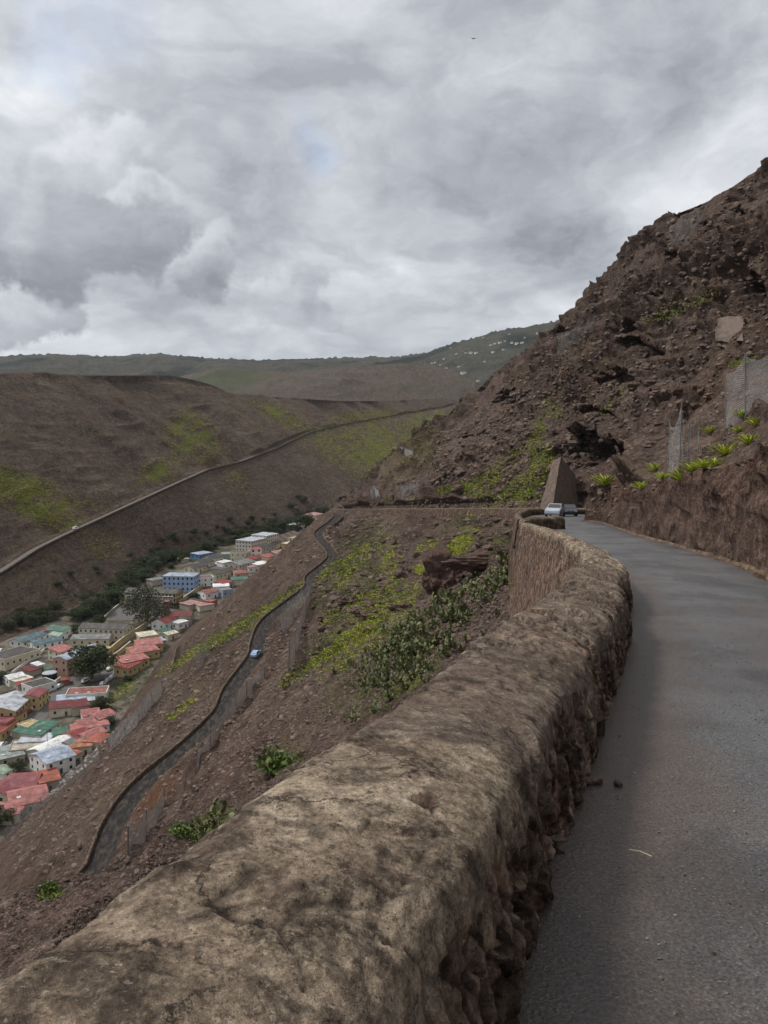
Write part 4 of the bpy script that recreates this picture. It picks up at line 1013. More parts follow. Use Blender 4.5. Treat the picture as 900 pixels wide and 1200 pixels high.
# ================================================================ town on the valley floor
def floorz(y): return FL0+FLG*y
def fp(u, v, h=0.0): return Vector(onplane(u, v, FL0+h, FLG))
COLS = {'red': (.25, .05, .042), 'darkred': (.15, .028, .028), 'pinkred': (.36, .14, .125), 'pink': (.38, .22, .20), 'orangered': (.32, .095, .06), 'orange': (.36, .15, .085), 'rust': (.26, .10, .08), 'maroon': (.24, .07, .075),
        'green': (.06, .15, .105), 'teal': (.10, .16, .18), 'palegreen': (.30, .38, .28), 'dark': (.075, .068, .062), 'grey': (.20, .20, .195), 'lightgrey': (.42, .44, .47), 'bluegrey': (.33, .38, .46), 'white': (.76, .76, .74),
        'cream': (.60, .55, .43), 'beige': (.40, .35, .28), 'yellow': (.50, .38, .19), 'salmon': (.52, .34, .26), 'blue': (.33, .46, .68), 'deepblue': (.12, .22, .38), 'brown': (.14, .09, .07), 'greygreen': (.25, .28, .26), 'wall': (.62, .60, .53)}
def roofmat(c):
    key = ('roof', c)
    if key in _mc: return _mc[key]
    n = NT('roof_'+c, .6, .3); p = n.pos(obj=True); b = COLS[c]
    f = n.noise(p, .35, 6, .7)
    n.color(n.ramp(f, [(.38, tuple(x*.55+.015 for x in b)), (.5, b), (.62, tuple(min(.8, x*1.25+.02) for x in b))]))
    wv = n.n('ShaderNodeTexWave', ins={'Vector': p, 'Scale': 1.6}).outputs[1]; n.bump(wv, .05, .6)
    _mc[key] = n.m; return n.m
def wallm(c): return paint('wall_'+c, COLS[c], .85, .14, .5)
GLASS = paint('window_glass', (.030, .034, .038), .25, .2, 3, .5); TRIM = paint('window_frame', (.6, .6, .57)); DOORM = paint('door_paint', (.10, .07, .05))
def unit(name, pts, faces, mat):
    me = bpy.data.meshes.new(name); me.from_pydata(pts, [], faces); me.materials.append(mat); me.update(); return me
def boxm(name, mat, x0, x1, y0, y1, z0, z1):
    m = MB(); m.box(x0, x1, y0, y1, z0, z1); me = m.mesh(name); me.materials.append(mat); return me
WIN = boxm('window', GLASS, -.5, .5, -.05, .04, -.5, .5); SILL = boxm('sill', TRIM, -.58, .58, -.12, .0, -.58, -.51); DOOR = boxm('door', DOORM, -.5, .5, -.05, .05, 0, 1); LITE = boxm('skylight', paint('skylight', (.7, .7, .68)), -.5, .5, -.5, .5, 0, .12)
houses = []
def house(name, label, px, W_, H, roof, rc, wc, cat='house', rise=None, win=True, group=None, floors=None, ext=0.0, skylights=0, wsp=3.2, wsz=(1.0, 1.2), ov=.35):
    u1, v1, u2, v2 = px
    a, b = fp(u1, v1, H), fp(u2, v2, H)
    L = (b-a).to_2d().length+ext*2; c = (a+b)/2; rz_ = math.atan2(b.y-a.y, b.x-a.x)-math.pi/2      # local +Y along the ridge
    zg = floorz(c.y); root = thing(name, label, cat, (c.x, c.y, zg-.1), rz_, group); houses.append((c.x, c.y, L, W_, rz_))
    rise = rise if rise is not None else (W_*.16 if roof in ('gable', 'hip') else .35)
    W_ *= 1.12; L = L*1.06+.8
    w, l = W_/2, L/2; H = H-rise*.5; base = -2.0-FLG*l
    m = MB(); m.box(-w, w, -l, l, base, H)
    if roof == 'gable':
        for s in (-1, 1):
            y = s*l; m.add([(-w, y, H), (w, y, H), (0, y, H+rise), (-w, y-s*.25, H), (w, y-s*.25, H), (0, y-s*.25, H+rise)], [(0, 1, 2), (5, 4, 3), (0, 3, 4, 1), (1, 4, 5, 2), (2, 5, 3, 0)])
    m.build('wall', wallm(wc), root)
    r = MB(); o = ov; th = .16
    if roof == 'gable':
        k = rise/w
        for s in (-1, 1):
            r.add([(0, -l-o, H+rise+.03), (0, l+o, H+rise+.03), (s*(w+o), l+o, H-o*k+.03), (s*(w+o), -l-o, H-o*k+.03), (0, -l-o, H+rise+.03+th), (0, l+o, H+rise+.03+th), (s*(w+o), l+o, H-o*k+.03+th), (s*(w+o), -l-o, H-o*k+.03+th)],
                  [(0, 1, 2, 3), (7, 6, 5, 4), (0, 3, 7, 4), (1, 5, 6, 2), (3, 2, 6, 7)])
    elif roof == 'hip':
        hl = max(0.01, l-w*.8); e = H+.02
        V = [(-w-o, -l-o, e), (w+o, -l-o, e), (w+o, l+o, e), (-w-o, l+o, e), (-w-o, -l-o, e+th), (w+o, -l-o, e+th), (w+o, l+o, e+th), (-w-o, l+o, e+th), (0, -hl, e+rise+th), (0, hl, e+rise+th)]
        r.add(V, [(3, 2, 1, 0), (0, 1, 5, 4), (1, 2, 6, 5), (2, 3, 7, 6), (3, 0, 4, 7), (4, 5, 8), (5, 6, 9, 8), (6, 7, 9), (7, 4, 8, 9)])
    elif roof == 'mono':
        e = H+.02
        V = [(-w-o, -l-o, e+rise), (w+o, -l-o, e-.05), (w+o, l+o, e-.05), (-w-o, l+o, e+rise)]; V += [(x, y, z+th) for x, y, z in V]
        r.add(V, [(3, 2, 1, 0), (4, 5, 6, 7), (0, 1, 5, 4), (1, 2, 6, 5), (2, 3, 7, 6), (3, 0, 4, 7)])
        m2 = MB(); m2.add([(-w, -l, H), (w, -l, H), (-w, -l, H+rise), (-w, l, H), (w, l, H), (-w, l, H+rise)], [(0, 1, 2), (5, 4, 3), (0, 2, 5, 3)]); m2.build('upper_wall', wallm(wc), root)
    else:   # flat with a parapet
        r.box(-w+.22, w-.22, -l+.22, l-.22, H+.02, H+.16)
        for (x0, x1, y0, y1) in [(-w-.05, w+.05, -l-.05, -l+.2), (-w-.05, w+.05, l-.2, l+.05), (-w-.05, -w+.2, -l+.2, l-.2), (w-.2, w+.05, -l+.2, l-.2)]:
            m3 = MB(); m3.box(x0, x1, y0, y1, H+.01, H+.5); m3.build('parapet', wallm(wc), root)
    rf = r.build('roof', roofmat(rc), root)
    for k in range(skylights):
        s_ = bpy.data.objects.new('skylight', LITE); COL.objects.link(s_); s_.parent = rf; s_.scale = (.9, 1.3, 1); s_.location = (w*.45, -l*.5+k*l*.6, H+rise*.55+.12 if roof != 'flat' else H+.17)
        s_.rotation_euler = (0, math.atan2(rise, w) if roof == 'gable' else 0, 0)
    if win:
        fl = floors or max(1, int((H+.3)//2.9)); ww, wh = wsz
        dx = Vector((c.x, c.y)).normalized()
        for side in range(4):
            rot = side*math.pi/2; half, run = (l, W_) if side % 2 == 0 else (w, L)
            nrm = Vector((math.sin(rot), -math.cos(rot), 0)); wn = Matrix.Rotation(rz_, 3, 'Z') @ nrm
            if wn.to_2d().dot(-dx) < .12: continue            # only the sides one can see from up the hill
            n = max(1, int((run-1.0)//wsp)) if run > 2.2 else 0
            if n > 14: n = 14
            for f in range(fl):
                for i in range(n):
                    s = (i+.5)/n*run-run/2; z = f*(H/fl)+H/fl*.56
                    isdoor = (f == 0 and i == n//2 and side in (1, 2))
                    ob = bpy.data.objects.new('door' if isdoor else 'window', DOOR if isdoor else WIN); COL.objects.link(ob); ob.parent = root
                    ob.rotation_euler = (0, 0, rot); p = nrm*(half+.0)+Vector((math.cos(rot), math.sin(rot), 0))*s
                    ob.location = (p.x, p.y, .15 if isdoor else z); ob.scale = (1.0, 1, 2.05) if isdoor else (ww, 1, wh)
    return root
R_ROWS = [
# near left corner and west of the street
('house', 'long narrow white classroom block with slate blue roof, further left of the twin pair', (20, 751, 50, 739), 8, 3.6, 'gable', 'teal', 'white', {}),
('house', 'long narrow white classroom block with slate blue roof, nearer right of the twin pair', (38, 753, 68, 746), 8, 3.6, 'gable', 'teal', 'white', {}),
('house', 'white building under a bright sea-green roof at the foot of the far slope', (62, 733.5, 81, 736), 9, 4, 'gable', 'green', 'white', {}),
('house', 'small white gabled wing standing in front of the sea-green roofed building', (64, 741, 73, 743), 6, 3.4, 'gable', 'palegreen', 'white', {}),
('shed', 'low dark red roofed annex between slate blue and sea-green roofs', (49, 737, 58, 738), 6, 3.3, 'mono', 'darkred', 'cream', {'win': False}),
('hall', 'wide hall with dark flat roof and a row of cream pilasters at the left edge', (-4, 772, 34, 758), 13, 5, 'flat', 'dark', 'cream', {}),
('house', 'cream house with faded pink roof behind the salmon two-storey building', (64, 762, 80, 757), 9, 6, 'mono', 'pinkred', 'cream', {'rise': .8}),
('house', 'tall salmon pink two-storey building with pale blue metal roof beside the round tree', (72, 772, 109, 754.5), 8, 8, 'gable', 'bluegrey', 'salmon', {}),
('shed', 'small white roofed lean-to left of the salmon building', (41, 778.5, 47, 776.5), 5, 4, 'mono', 'white', 'white', {'win': False}),
('shed', 'dark crimson roofed shed left of the salmon building', (30, 785, 42, 780.5), 7, 3.2, 'mono', 'darkred', 'beige', {'win': False}),
('shed', 'small green canopy tucked under the salmon gable wall', (53, 783, 58.5, 781.5), 4, 2.6, 'mono', 'green', 'cream', {'win': False}),
('house', 'small white gabled house with white roof near the left edge', (8, 793, 24, 788.5), 7, 4, 'gable', 'white', 'white', {}),
('shed', 'narrow cream lean-to beside the small white gabled house', (17, 798, 33, 792), 4.5, 3.2, 'mono', 'cream', 'cream', {'win': False}),
('shed', 'low shed with bright red patch of roof left of the black tank', (21, 801, 35, 798), 4, 3.4, 'mono', 'red', 'beige', {'win': False}),
('house', 'single-storey white house with dark grey roof facing the parked cars', (33, 804, 58, 796), 9, 4, 'flat', 'dark', 'white', {}),
('house', 'small red roofed kiosk beside the foot of the salmon building', (73, 795, 80, 794), 4, 3, 'hip', 'red', 'rust', {'win': False}),
('house', 'large yellow two-storey building with shiny pale metal roof at left edge', (-2, 832, 18, 811), 13, 7.2, 'gable', 'lightgrey', 'yellow', {'skylights': 1}),
('house', 'yellow two-storey street house with dull red roof next to the pale metal roof', (35, 816, 46, 806), 7, 6.5, 'gable', 'maroon', 'yellow', {}),
('house', 'yellow house with dusky red roof just below the shiny pale metal roof', (-8, 846, 14, 829), 11, 5, 'mono', 'maroon', 'yellow', {'rise': .9}),
('house', 'yellow house with red roof at the extreme left edge above the parked truck', (-14, 858, 4, 842), 10, 4.6, 'mono', 'red', 'yellow', {'rise': .9}),
# east of the street
('house', 'wide low building with mottled rusty red roof at the top of the east row', (81, 811, 124, 807.5), 9, 3.8, 'flat', 'rust', 'white', {'skylights': 2}),
('house', 'low building with plain blue grey roof in the east row', (69, 819, 98, 815), 8, 3.6, 'mono', 'bluegrey', 'white', {}),
('shed', 'small pale roofed shed at the right end of the blue grey roof', (98, 819, 109, 817), 6, 3.2, 'mono', 'lightgrey', 'cream', {'win': False}),
('house', 'cream walled house with crimson roof in the east row, left half', (60, 827, 82, 824), 8, 4, 'mono', 'darkred', 'cream', {}),
('house', 'darker crimson roofed house in the east row, right half', (84, 825.5, 101, 822), 8, 4, 'mono', 'darkred', 'beige', {}),
('house', 'white house with washed pink red roof, uppermost of the hillside cluster', (97, 834, 114, 831), 8, 4, 'gable', 'pinkred', 'white', {}),
('house', 'white house with pink red roof at the right end of the hillside cluster', (110, 839, 127, 832), 8, 4, 'gable', 'pinkred', 'white', {}),
('house', 'white house with washed pink roof on the left of the hillside cluster', (92, 846, 108, 842), 7, 4, 'gable', 'pinkred', 'white', {}),
('house', 'long plain white walled house with pink roof step in the hillside cluster', (86, 853, 124, 845), 6, 3.6, 'mono', 'pinkred', 'white', {}),
('house', 'house with the brightest scarlet roof in the east row', (82, 861, 97, 854), 8, 4.2, 'gable', 'red', 'white', {}),
('house', 'house with long dull red roof to the right of the scarlet one', (97, 862, 117, 853), 7, 4.2, 'gable', 'pinkred', 'white', {}),
('house', 'cream house with vivid orange hipped roof at the foot of the slope', (111, 868, 122, 858), 8, 4.4, 'hip', 'orangered', 'cream', {}),
('house', 'cream house with low orange roof left of the hipped orange one', (82, 872, 106, 869), 7, 3.8, 'mono', 'orange', 'cream', {}),
('house', 'building with straw yellow flat roof beside the street', (29, 851, 43, 845), 8, 3.2, 'flat', 'yellow', 'cream', {'win': False}),
('house', 'long building with deep green striped roof in the east row', (36, 861, 58, 844), 8, 3.6, 'mono', 'green', 'cream', {'skylights': 1}),
('shed', 'small green roofed shed right of the long green roof', (63, 857.5, 77, 855), 6, 3, 'mono', 'green', 'cream', {'win': False}),
('shed', 'small green roof corner at the street end of the green building', (22, 858, 31, 853), 6, 3, 'mono', 'green', 'beige', {'win': False}),
('shed', 'pale lilac grey roof running below the long green roof', (27, 865, 58, 863.5), 7, 3.2, 'mono', 'lightgrey', 'beige', {'win': False}),
('hall', 'flat beige roofed walled yard building beside the street', (15, 874, 47, 870), 10, 3.2, 'flat', 'beige', 'beige', {'win': False}),
('house', 'long cream building with gleaming white roof in the east row', (44, 880, 77, 862), 8, 4.2, 'gable', 'white', 'cream', {'skylights': 1}),
('house', 'grey roofed house to the right of the gleaming white roof', (77, 871, 89, 864), 7, 3.8, 'gable', 'grey', 'beige', {}),
('house', 'large white two-storey house with blue grey roof and square windows', (46, 887, 76, 876), 12, 6.5, 'gable', 'bluegrey', 'white', {'skylights': 1}),
('house', 'cream house with orange red roof against the right of the large white house', (69, 887, 84, 878), 8, 4.2, 'mono', 'orangered', 'cream', {}),
('house', 'building with dull greenish grey flat roof at the left edge', (-4, 884, 22, 877), 11, 3.4, 'mono', 'greygreen', 'beige', {'skylights': 1}),
('house', 'small white house with pale green roof at the left edge', (-5, 903, 4, 898), 7, 3.4, 'gable', 'palegreen', 'white', {}),
('house', 'long house with maroon red roof, back range of the courtyard pair', (12, 912, 45, 910), 11, 4.2, 'gable', 'maroon', 'cream', {}),
('house', 'maroon red roofed wing at the left edge joined to the courtyard range', (-6, 929, 10, 914), 9, 4.2, 'gable', 'maroon', 'cream', {}),
('house', 'house with clean brick orange roof right of the maroon range', (46, 911, 66, 906), 9, 4.2, 'mono', 'orangered', 'beige', {}),
('house', 'large house with wide dusty pink red roof at the bottom of town', (12, 933, 51, 923), 13, 4.4, 'gable', 'pinkred', 'cream', {'skylights': 1}),
('house', 'dusty pink roofed house lowest of all at the left edge', (-2, 946, 25, 944), 8, 4.2, 'hip', 'pinkred', 'cream', {}),
# middle of town
('school', 'long cream two-storey block with charcoal roof beside the tarmac yard', (100, 731, 148, 733.5), 10, 7.4, 'gable', 'dark', 'cream', {'wsp': 2.6}),
('school', 'long single-storey cream block with grey roof in front of the charcoal one', (88, 745, 128, 744), 9, 4.6, 'gable', 'grey', 'cream', {}),
('school', 'big long two-storey school with charcoal roof, white verandahs and yellow end wall', (153, 690, 208, 692), 11, 9.5, 'gable', 'dark', 'yellow', {'wsp': 2.2, 'wsz': (1.4, 1.7)}),
('shed', 'pale green roofed shed behind the trees left of the big school', (134, 693, 149, 691), 6, 3, 'mono', 'palegreen', 'beige', {'win': False}),
('house', 'white two-storey house with red pointed roof beside the lane', (186, 728, 200, 721), 8, 6, 'gable', 'red', 'white', {'rise': 2}),
('hall', 'long hall with the deepest crimson roof in the middle of town', (197, 718, 224, 717.5), 10, 6, 'gable', 'darkred', 'beige', {}),
('tower', 'small reddish brown tower in front of the big school', (193.5, 704, 197, 704), 3.2, 9.5, 'hip', 'rust', 'rust', {'win': False}),
('house', 'plain white annex to the right of the red pointed roof', (205, 729.5, 215, 726), 6, 4, 'mono', 'white', 'white', {}),
('house', 'small house with sea-green roof beside the lane in mid town', (186, 739, 196, 736), 7, 4, 'gable', 'green', 'cream', {}),
('house', 'cream flat-topped house left of the small sea-green roof', (163, 744, 181, 741), 8, 4.2, 'mono', 'cream', 'cream', {}),
('house', 'small cream house right of the small sea-green roof', (193, 742.5, 203, 739), 6, 3.8, 'gable', 'cream', 'cream', {}),
('house', 'yellow walled complex with long rose red roof, far upper range', (161, 754, 187, 750), 9, 5, 'mono', 'pinkred', 'yellow', {'rise': 1, 'skylights': 1}),
('shed', 'panelled pale blue roof beside the rose red complex', (177, 751, 190, 748), 6, 4.2, 'mono', 'bluegrey', 'beige', {'win': False}),
('house', 'yellow walled complex with rose red roof, middle range', (153, 763, 181, 757), 9, 5, 'mono', 'pinkred', 'yellow', {'rise': 1}),
('house', 'yellow walled complex with rose red roof, near range by the car park', (141, 774, 168, 767), 9, 5, 'mono', 'pinkred', 'yellow', {'rise': 1, 'skylights': 1}),
('house', 'lowest rose red roof of the yellow complex above the parked cars', (143, 783, 161, 772), 7, 4.6, 'mono', 'red', 'yellow', {}),
('house', 'small cream building against the yellow boundary wall', (114, 763, 126, 757), 6, 4, 'flat', 'beige', 'yellow', {}),
('apartment_building', 'light blue three-storey block with rows of windows, tallest in mid town', (196, 672, 229, 672.5), 12, 11, 'hip', 'bluegrey', 'blue', {'cat': 'building', 'wsp': 2.6, 'wsz': (1.2, 1.5), 'rise': 1.2}),
('shed', 'grey roofed shed left of the light blue block', (176, 680, 189, 676.5), 6, 4, 'mono', 'grey', 'beige', {'win': False}),
('house', 'flat brown topped white building right of the light blue block', (230, 677, 248, 675), 8, 6, 'flat', 'brown', 'white', {}),
('house', 'deep blue walled house with half pink roof at the foot of the far trees', (229, 649.5, 243, 646), 9, 4.5, 'mono', 'bluegrey', 'deepblue', {}),
('shed', 'tiny cream roofed hut left of the deep blue house', (211, 655, 218, 653.5), 5, 3, 'mono', 'cream', 'beige', {'win': False}),
('terraced_house', 'cream gabled terrace house with dark roof, nearest of the row behind the car yard', (222, 664, 236, 660), 9, 5, 'gable', 'dark', 'cream', {'cat': 'house', 'rise': 2.2}),
('terraced_house', 'cream gabled terrace house with dark roof, second of the row behind the car yard', (232, 658, 244, 655), 9, 5, 'gable', 'dark', 'cream', {'cat': 'house', 'rise': 2.2}),
('terraced_house', 'cream gabled terrace house with dark roof, furthest of the row behind the car yard', (243, 653, 256, 650), 9, 5, 'gable', 'dark', 'cream', {'cat': 'house', 'rise': 2.2}),
('warehouse', 'long cream warehouse with very dark roof running along the lane', (247, 672, 270, 664.5), 10, 5.5, 'gable', 'dark', 'cream', {'cat': 'building'}),
('warehouse', 'grey roofed cream building beyond the long dark warehouse', (272, 661, 289, 654.5), 12, 7, 'gable', 'grey', 'cream', {'cat': 'building'}),
('shed', 'white awning roof over the yard beside the terrace row', (258, 659, 268, 656.5), 6, 3.5, 'mono', 'white', 'white', {'win': False}),
('house', 'long cream two-storey house with brown flat top beyond the yard', (274, 646, 290, 647), 9, 8, 'flat', 'brown', 'cream', {}),
('house', 'small grey green house left of the cream two-storey house', (261, 648.5, 269, 648), 7, 5, 'mono', 'greygreen', 'greygreen', {'win': False}),
('apartment_building', 'long tall off-white block with grey roof, left half of the far apartment slab', (286, 634.5, 303, 628.5), 13, 12, 'mono', 'lightgrey', 'wall', {'cat': 'building', 'wsp': 2.6}),
('apartment_building', 'pale yellowish block at the right end of the far apartment slab', (304, 628, 317, 623.5), 13, 12, 'mono', 'lightgrey', 'wall', {'cat': 'building', 'wsp': 2.8}),
('house', 'white two-storey house with pink red roof before the far apartment slab', (292, 641, 304, 640), 11, 8, 'hip', 'pinkred', 'white', {'wsp': 4, 'wsz': (1.8, 1.6)}),
('house', 'long low grey pink roof right of the white two-storey house', (303, 641, 317, 636), 9, 5.5, 'gable', 'grey', 'cream', {}),
('house', 'low house with strong red roof below the white two-storey house', (290, 654, 304, 650), 10, 4.5, 'gable', 'red', 'beige', {}),
('house', 'long white house with half red half white roof facing the slope', (298, 662, 324, 655), 9, 4, 'mono', 'white', 'white', {}),
('house', 'small house with red roof atop the long white house', (311, 656, 322, 654), 7, 5, 'gable', 'orangered', 'beige', {}),
('house', 'house with pale pink roofs stepping down left of the long white house', (288, 664, 304, 661), 9, 4.2, 'mono', 'pink', 'white', {}),
('house', 'salmon walled hut with rusty roof above the sea-green roof', (275, 669.5, 289, 668.5), 10, 5.5, 'hip', 'rust', 'salmon', {'wsp': 4, 'wsz': (1.8, 1.6)}),
('house', 'low building with sea-green roof just below the salmon hut', (272, 678, 289, 677), 9, 4, 'mono', 'green', 'cream', {'win': False}),
('house', 'low house with bright red roof left of the lower sea-green roof', (257, 683, 268, 680), 8, 4.2, 'mono', 'red', 'beige', {}),
('house', 'white metal roofed house beneath the bright red roof', (251, 686, 267, 685), 8, 4.5, 'mono', 'white', 'white', {}),
('house', 'dark grey walled house with white framed front near the slope foot', (258, 691, 268, 689), 8, 5, 'flat', 'grey', 'bluegrey', {}),
('house', 'white gabled house with brown patched roof beside the lane bend', (237, 693, 250, 690), 9, 5, 'gable', 'rust', 'white', {}),
('house', 'faded pink roofed house right of the lane below the big school', (217, 708, 229, 704), 8, 3.8, 'mono', 'pink', 'beige', {'win': False}),
('house', 'small house with pale roof at the slope foot beside the crimson hall', (232, 709, 247, 706), 7, 3.6, 'mono', 'pink', 'cream', {'win': False}),
('house', 'tiny red walled house at the slope foot right of the pale roofs', (243, 705, 249, 702), 6, 4, 'flat', 'pinkred', 'pinkred', {'win': False}),
('terraced_house', 'ochre gabled terrace house with dark roof, first and nearest of the five far gables', (314, 635, 319, 633), 13, 6, 'gable', 'brown', 'cream', {'cat': 'house', 'rise': 3, 'win': False}),
('terraced_house', 'ochre gabled terrace house with dark roof, second of the five far gables', (321, 632, 326, 630), 13, 6, 'gable', 'brown', 'cream', {'cat': 'house', 'rise': 3, 'win': False}),
('terraced_house', 'ochre gabled terrace house with dark roof, middle one of the five far gables', (327.5, 629.5, 332.5, 627.5), 13, 6, 'gable', 'brown', 'cream', {'cat': 'house', 'rise': 3, 'win': False}),
('terraced_house', 'ochre gabled terrace house with dark roof, fourth of the five far gables', (334, 627, 338, 625.5), 13, 6, 'gable', 'brown', 'cream', {'cat': 'house', 'rise': 3, 'win': False}),
('terraced_house', 'ochre gabled terrace house with dark roof, last and furthest of the five far gables', (340, 625, 344, 623.5), 13, 6, 'gable', 'brown', 'cream', {'cat': 'house', 'rise': 3, 'win': False}),
('house', 'pale pink roofed house in front of the five far gables', (318, 648, 330, 644), 11, 5, 'gable', 'pink', 'beige', {'win': False}),
('house', 'dusky pink roofed house right below the five far gables', (306, 652, 317, 648), 10, 4.5, 'gable', 'pinkred', 'cream', {'win': False}),
('house', 'cream block beyond the last of the five far gables', (344, 631, 351, 628), 9, 6, 'flat', 'beige', 'cream', {}),
('house', 'yellowish house on the town edge before the dark round trees', (337, 638, 350, 633), 9, 5, 'mono', 'cream', 'yellow', {'win': False}),
('house', 'small white roofed house under the far slope left of the dark trees', (338, 616, 346, 612), 10, 5, 'mono', 'white', 'white', {'win': False}),
('house', 'tiny pink roofed house under the far slope beside the small white roof', (336, 618, 341, 616), 8, 4, 'gable', 'pink', 'beige', {'win': False}),
('house', 'pale pink topped building near the head of the valley', (363, 603, 371, 600), 13, 7, 'hip', 'pink', 'cream', {'win': False}),
('house', 'house with long red roof near the head of the valley', (362, 609, 381, 609), 12, 5, 'gable', 'orangered', 'cream', {'win': False}),
('house', 'low dull red roof right of the far dark trees', (366, 613, 376, 611), 10, 4.5, 'gable', 'red', 'beige', {'win': False}),
('house', 'pink and white roofed house beside the far bend of the lower road', (372, 619, 383, 613), 11, 4.5, 'gable', 'pinkred', 'white', {'win': False}),
('house', 'pale green roofed house beside the far bend of the lower road', (363, 624, 374, 619), 12, 4.5, 'mono', 'palegreen', 'white', {'win': False}),
('house', 'low white walled house strung along the far town edge', (352, 630, 364, 625), 8, 4, 'mono', 'white', 'white', {'win': False}),
('house', 'white house at the head of the valley, left of a close pair', (388, 597.5, 393, 596.5), 12, 6, 'gable', 'white', 'white', {'win': False}),
('house', 'white house at the head of the valley, right of a close pair', (396, 597, 400, 595), 10, 6, 'gable', 'lightgrey', 'white', {'win': False}),
]
for nm, lb, px, W_, H, roof, rc, wc, kw in R_ROWS:
    g = {'terraced_house': 'gabled terrace houses'}.get(nm, 'town buildings')
    kw = dict(kw); kw.setdefault('cat', nm.replace('_', ' ')); kw.setdefault('group', g)
    rt = house(nm, lb, px, W_, H, roof, rc, wc, **kw)
    if 'verandahs' in lb:
        a_, b_ = fp(px[0], px[1], H), fp(px[2], px[3], H); l = (b_-a_).to_2d().length/2
        for z in (.6, 4.4):
            m = MB(); m.box(W_/2, W_/2+1.8, -l, l, z+2.6-.15, z+2.6); m.build('verandah_floor', wallm('white'), rt)
            m = MB(); m.box(W_/2+1.7, W_/2+1.8, -l, l, z+.2, z+1.1); m.build('railing', wallm('lightgrey'), rt)
        for i in range(10):
            m = MB(); y = -l+2*l*i/9; m.box(W_/2+1.62, W_/2+1.82, y-.12, y+.12, 0, 7.0); m.build('column', wallm('white'), rt)
# town ground: streets and yards
TW = NT('town_ground', .95, .1); p_ = TW.pos(); TW.color(TW.ramp(TW.noise(p_, .09, 7, .7), [(.35, (.055, .060, .035)), (.5, (.11, .092, .07)), (.66, (.21, .185, .15))])); TW.bump(TW.noise(p_, .8, 6, .7), .5, .7)
sel = (ys > 200) & (ys < 835)
strip('ground', cum(ys, F2, 0)+10, f1x+8, FL0+FLG*ys, sel, TW.m, 6, 0, .25)
STR = asphalt('street', (.075, .070, .070), (.12, .112, .11), .75)
def ribbon(name, px, w, mat, lift, kind='structure'):
    pts = smooth_poly([fp(u, v)[:] for u, v in px], 8); V = []
    for i in range(len(pts)):
        d = pts[min(i+1, len(pts)-1)]-pts[max(i-1, 0)]; d = d[:2]/np.hypot(*d[:2]); n_ = np.array([d[1], -d[0]])
        for s in (-1, 1): V.append((pts[i][0]+n_[0]*s*w/2, pts[i][1]+n_[1]*s*w/2, floorz(pts[i][1])+lift+n_[1]*s*w/2*0))
    me = np_mesh(name, V, grid_faces(len(pts), 2), True); return tag(link(name, me, None, mat), kind='structure')
ribbon('street', [(-60, 925), (0, 880), (36, 848), (70, 815), (105, 785), (140, 757), (180, 729), (215, 700), (245, 680), (275, 661), (310, 645), (345, 628), (385, 607)], 9, STR, .35)
ribbon('street', [(100, 796), (125, 789), (150, 780)], 16, STR, .40)
ribbon('pavement', [(128, 728), (150, 706)], 30, STR, .40)
ribbon('pavement', [(250, 667), (268, 655)], 26, STR, .40)
ribbon('street', [(52, 770), (20, 788), (-20, 812)], 5, STR, .40)
def bwall(label, px, h, mat, th=.4):
    pts = [fp(u, v) for u, v in px]; root = thing('boundary_wall', label, 'wall', pts[0]); m = MB()
    for a, b in zip(pts, pts[1:]):
        d = (b-a); L = d.to_2d().length; M = Matrix.Translation(a-pts[0]) @ Matrix.Rotation(math.atan2(d.y, d.x), 4, 'Z') @ Matrix(((1, 0, 0, 0), (0, 1, 0, 0), (d.z/L, 0, 1, 0), (0, 0, 0, 1)))
        m.box(0, L-.01, -th/2, th/2, -.3, h, M)
    m.build('wall', mat, root)
    m = MB()
    for a, b in zip(pts, pts[1:]):
        d = (b-a); L = d.to_2d().length; M = Matrix.Translation(a-pts[0]) @ Matrix.Rotation(math.atan2(d.y, d.x), 4, 'Z') @ Matrix(((1, 0, 0, 0), (0, 1, 0, 0), (d.z/L, 0, 1, 0), (0, 0, 0, 1)))
        m.box(0, L-.01, -th/2-.1, th/2+.1, h+.005, h+.2, M)
    m.build('coping', wallm('cream'), root)
bwall('tall ochre boundary wall along the lane below the tarmac school yard', [(124, 771), (145, 754), (165, 741), (182, 729)], 3.6, wallm('yellow'))
bwall('ochre wall along the lane beside the rose red roofed complex', [(128, 776), (140, 768), (153, 757)], 2.6, wallm('yellow'))
bwall('cream wall along the lane below the light blue block', [(205, 712), (220, 701), (240, 687)], 2.6, wallm('yellow'))
bwall('long pale wall bordering the school path near the left edge', [(14, 791), (36, 775), (52, 764)], 1.6, wallm('white'))
bwall('pale wall round the back of the tarmac yard below the trees', [(115, 733), (128, 720), (145, 706)], 1.6, wallm('beige'))
bwall('white garden wall in front of the dark roofed single-storey house', [(47, 817), (60, 806), (71, 798)], 2.0, wallm('white'))
bwall('low kerb wall along the parking bay beneath the round tree', [(88, 790), (100, 783), (115, 773)], 1.2, wallm('beige'))
# black water tank
wt = fp(58.5, 798); t_ = thing('water_tank', 'round black water tank with pale lid beside the salmon building', 'tank', wt)
m = MB(); m.tube([(0, 0, 0), (0, 0, 4.0)], 3.4, 20); m.build('tank_body', paint('black_plastic', (.02, .02, .022), .5), t_)
m = MB(); m.tube([(0, 0, 4.02), (0, 0, 4.3), (0, 0, 4.6)], [3.5, 3.3, .6], 20); m.build('lid', wallm('lightgrey'), t_)

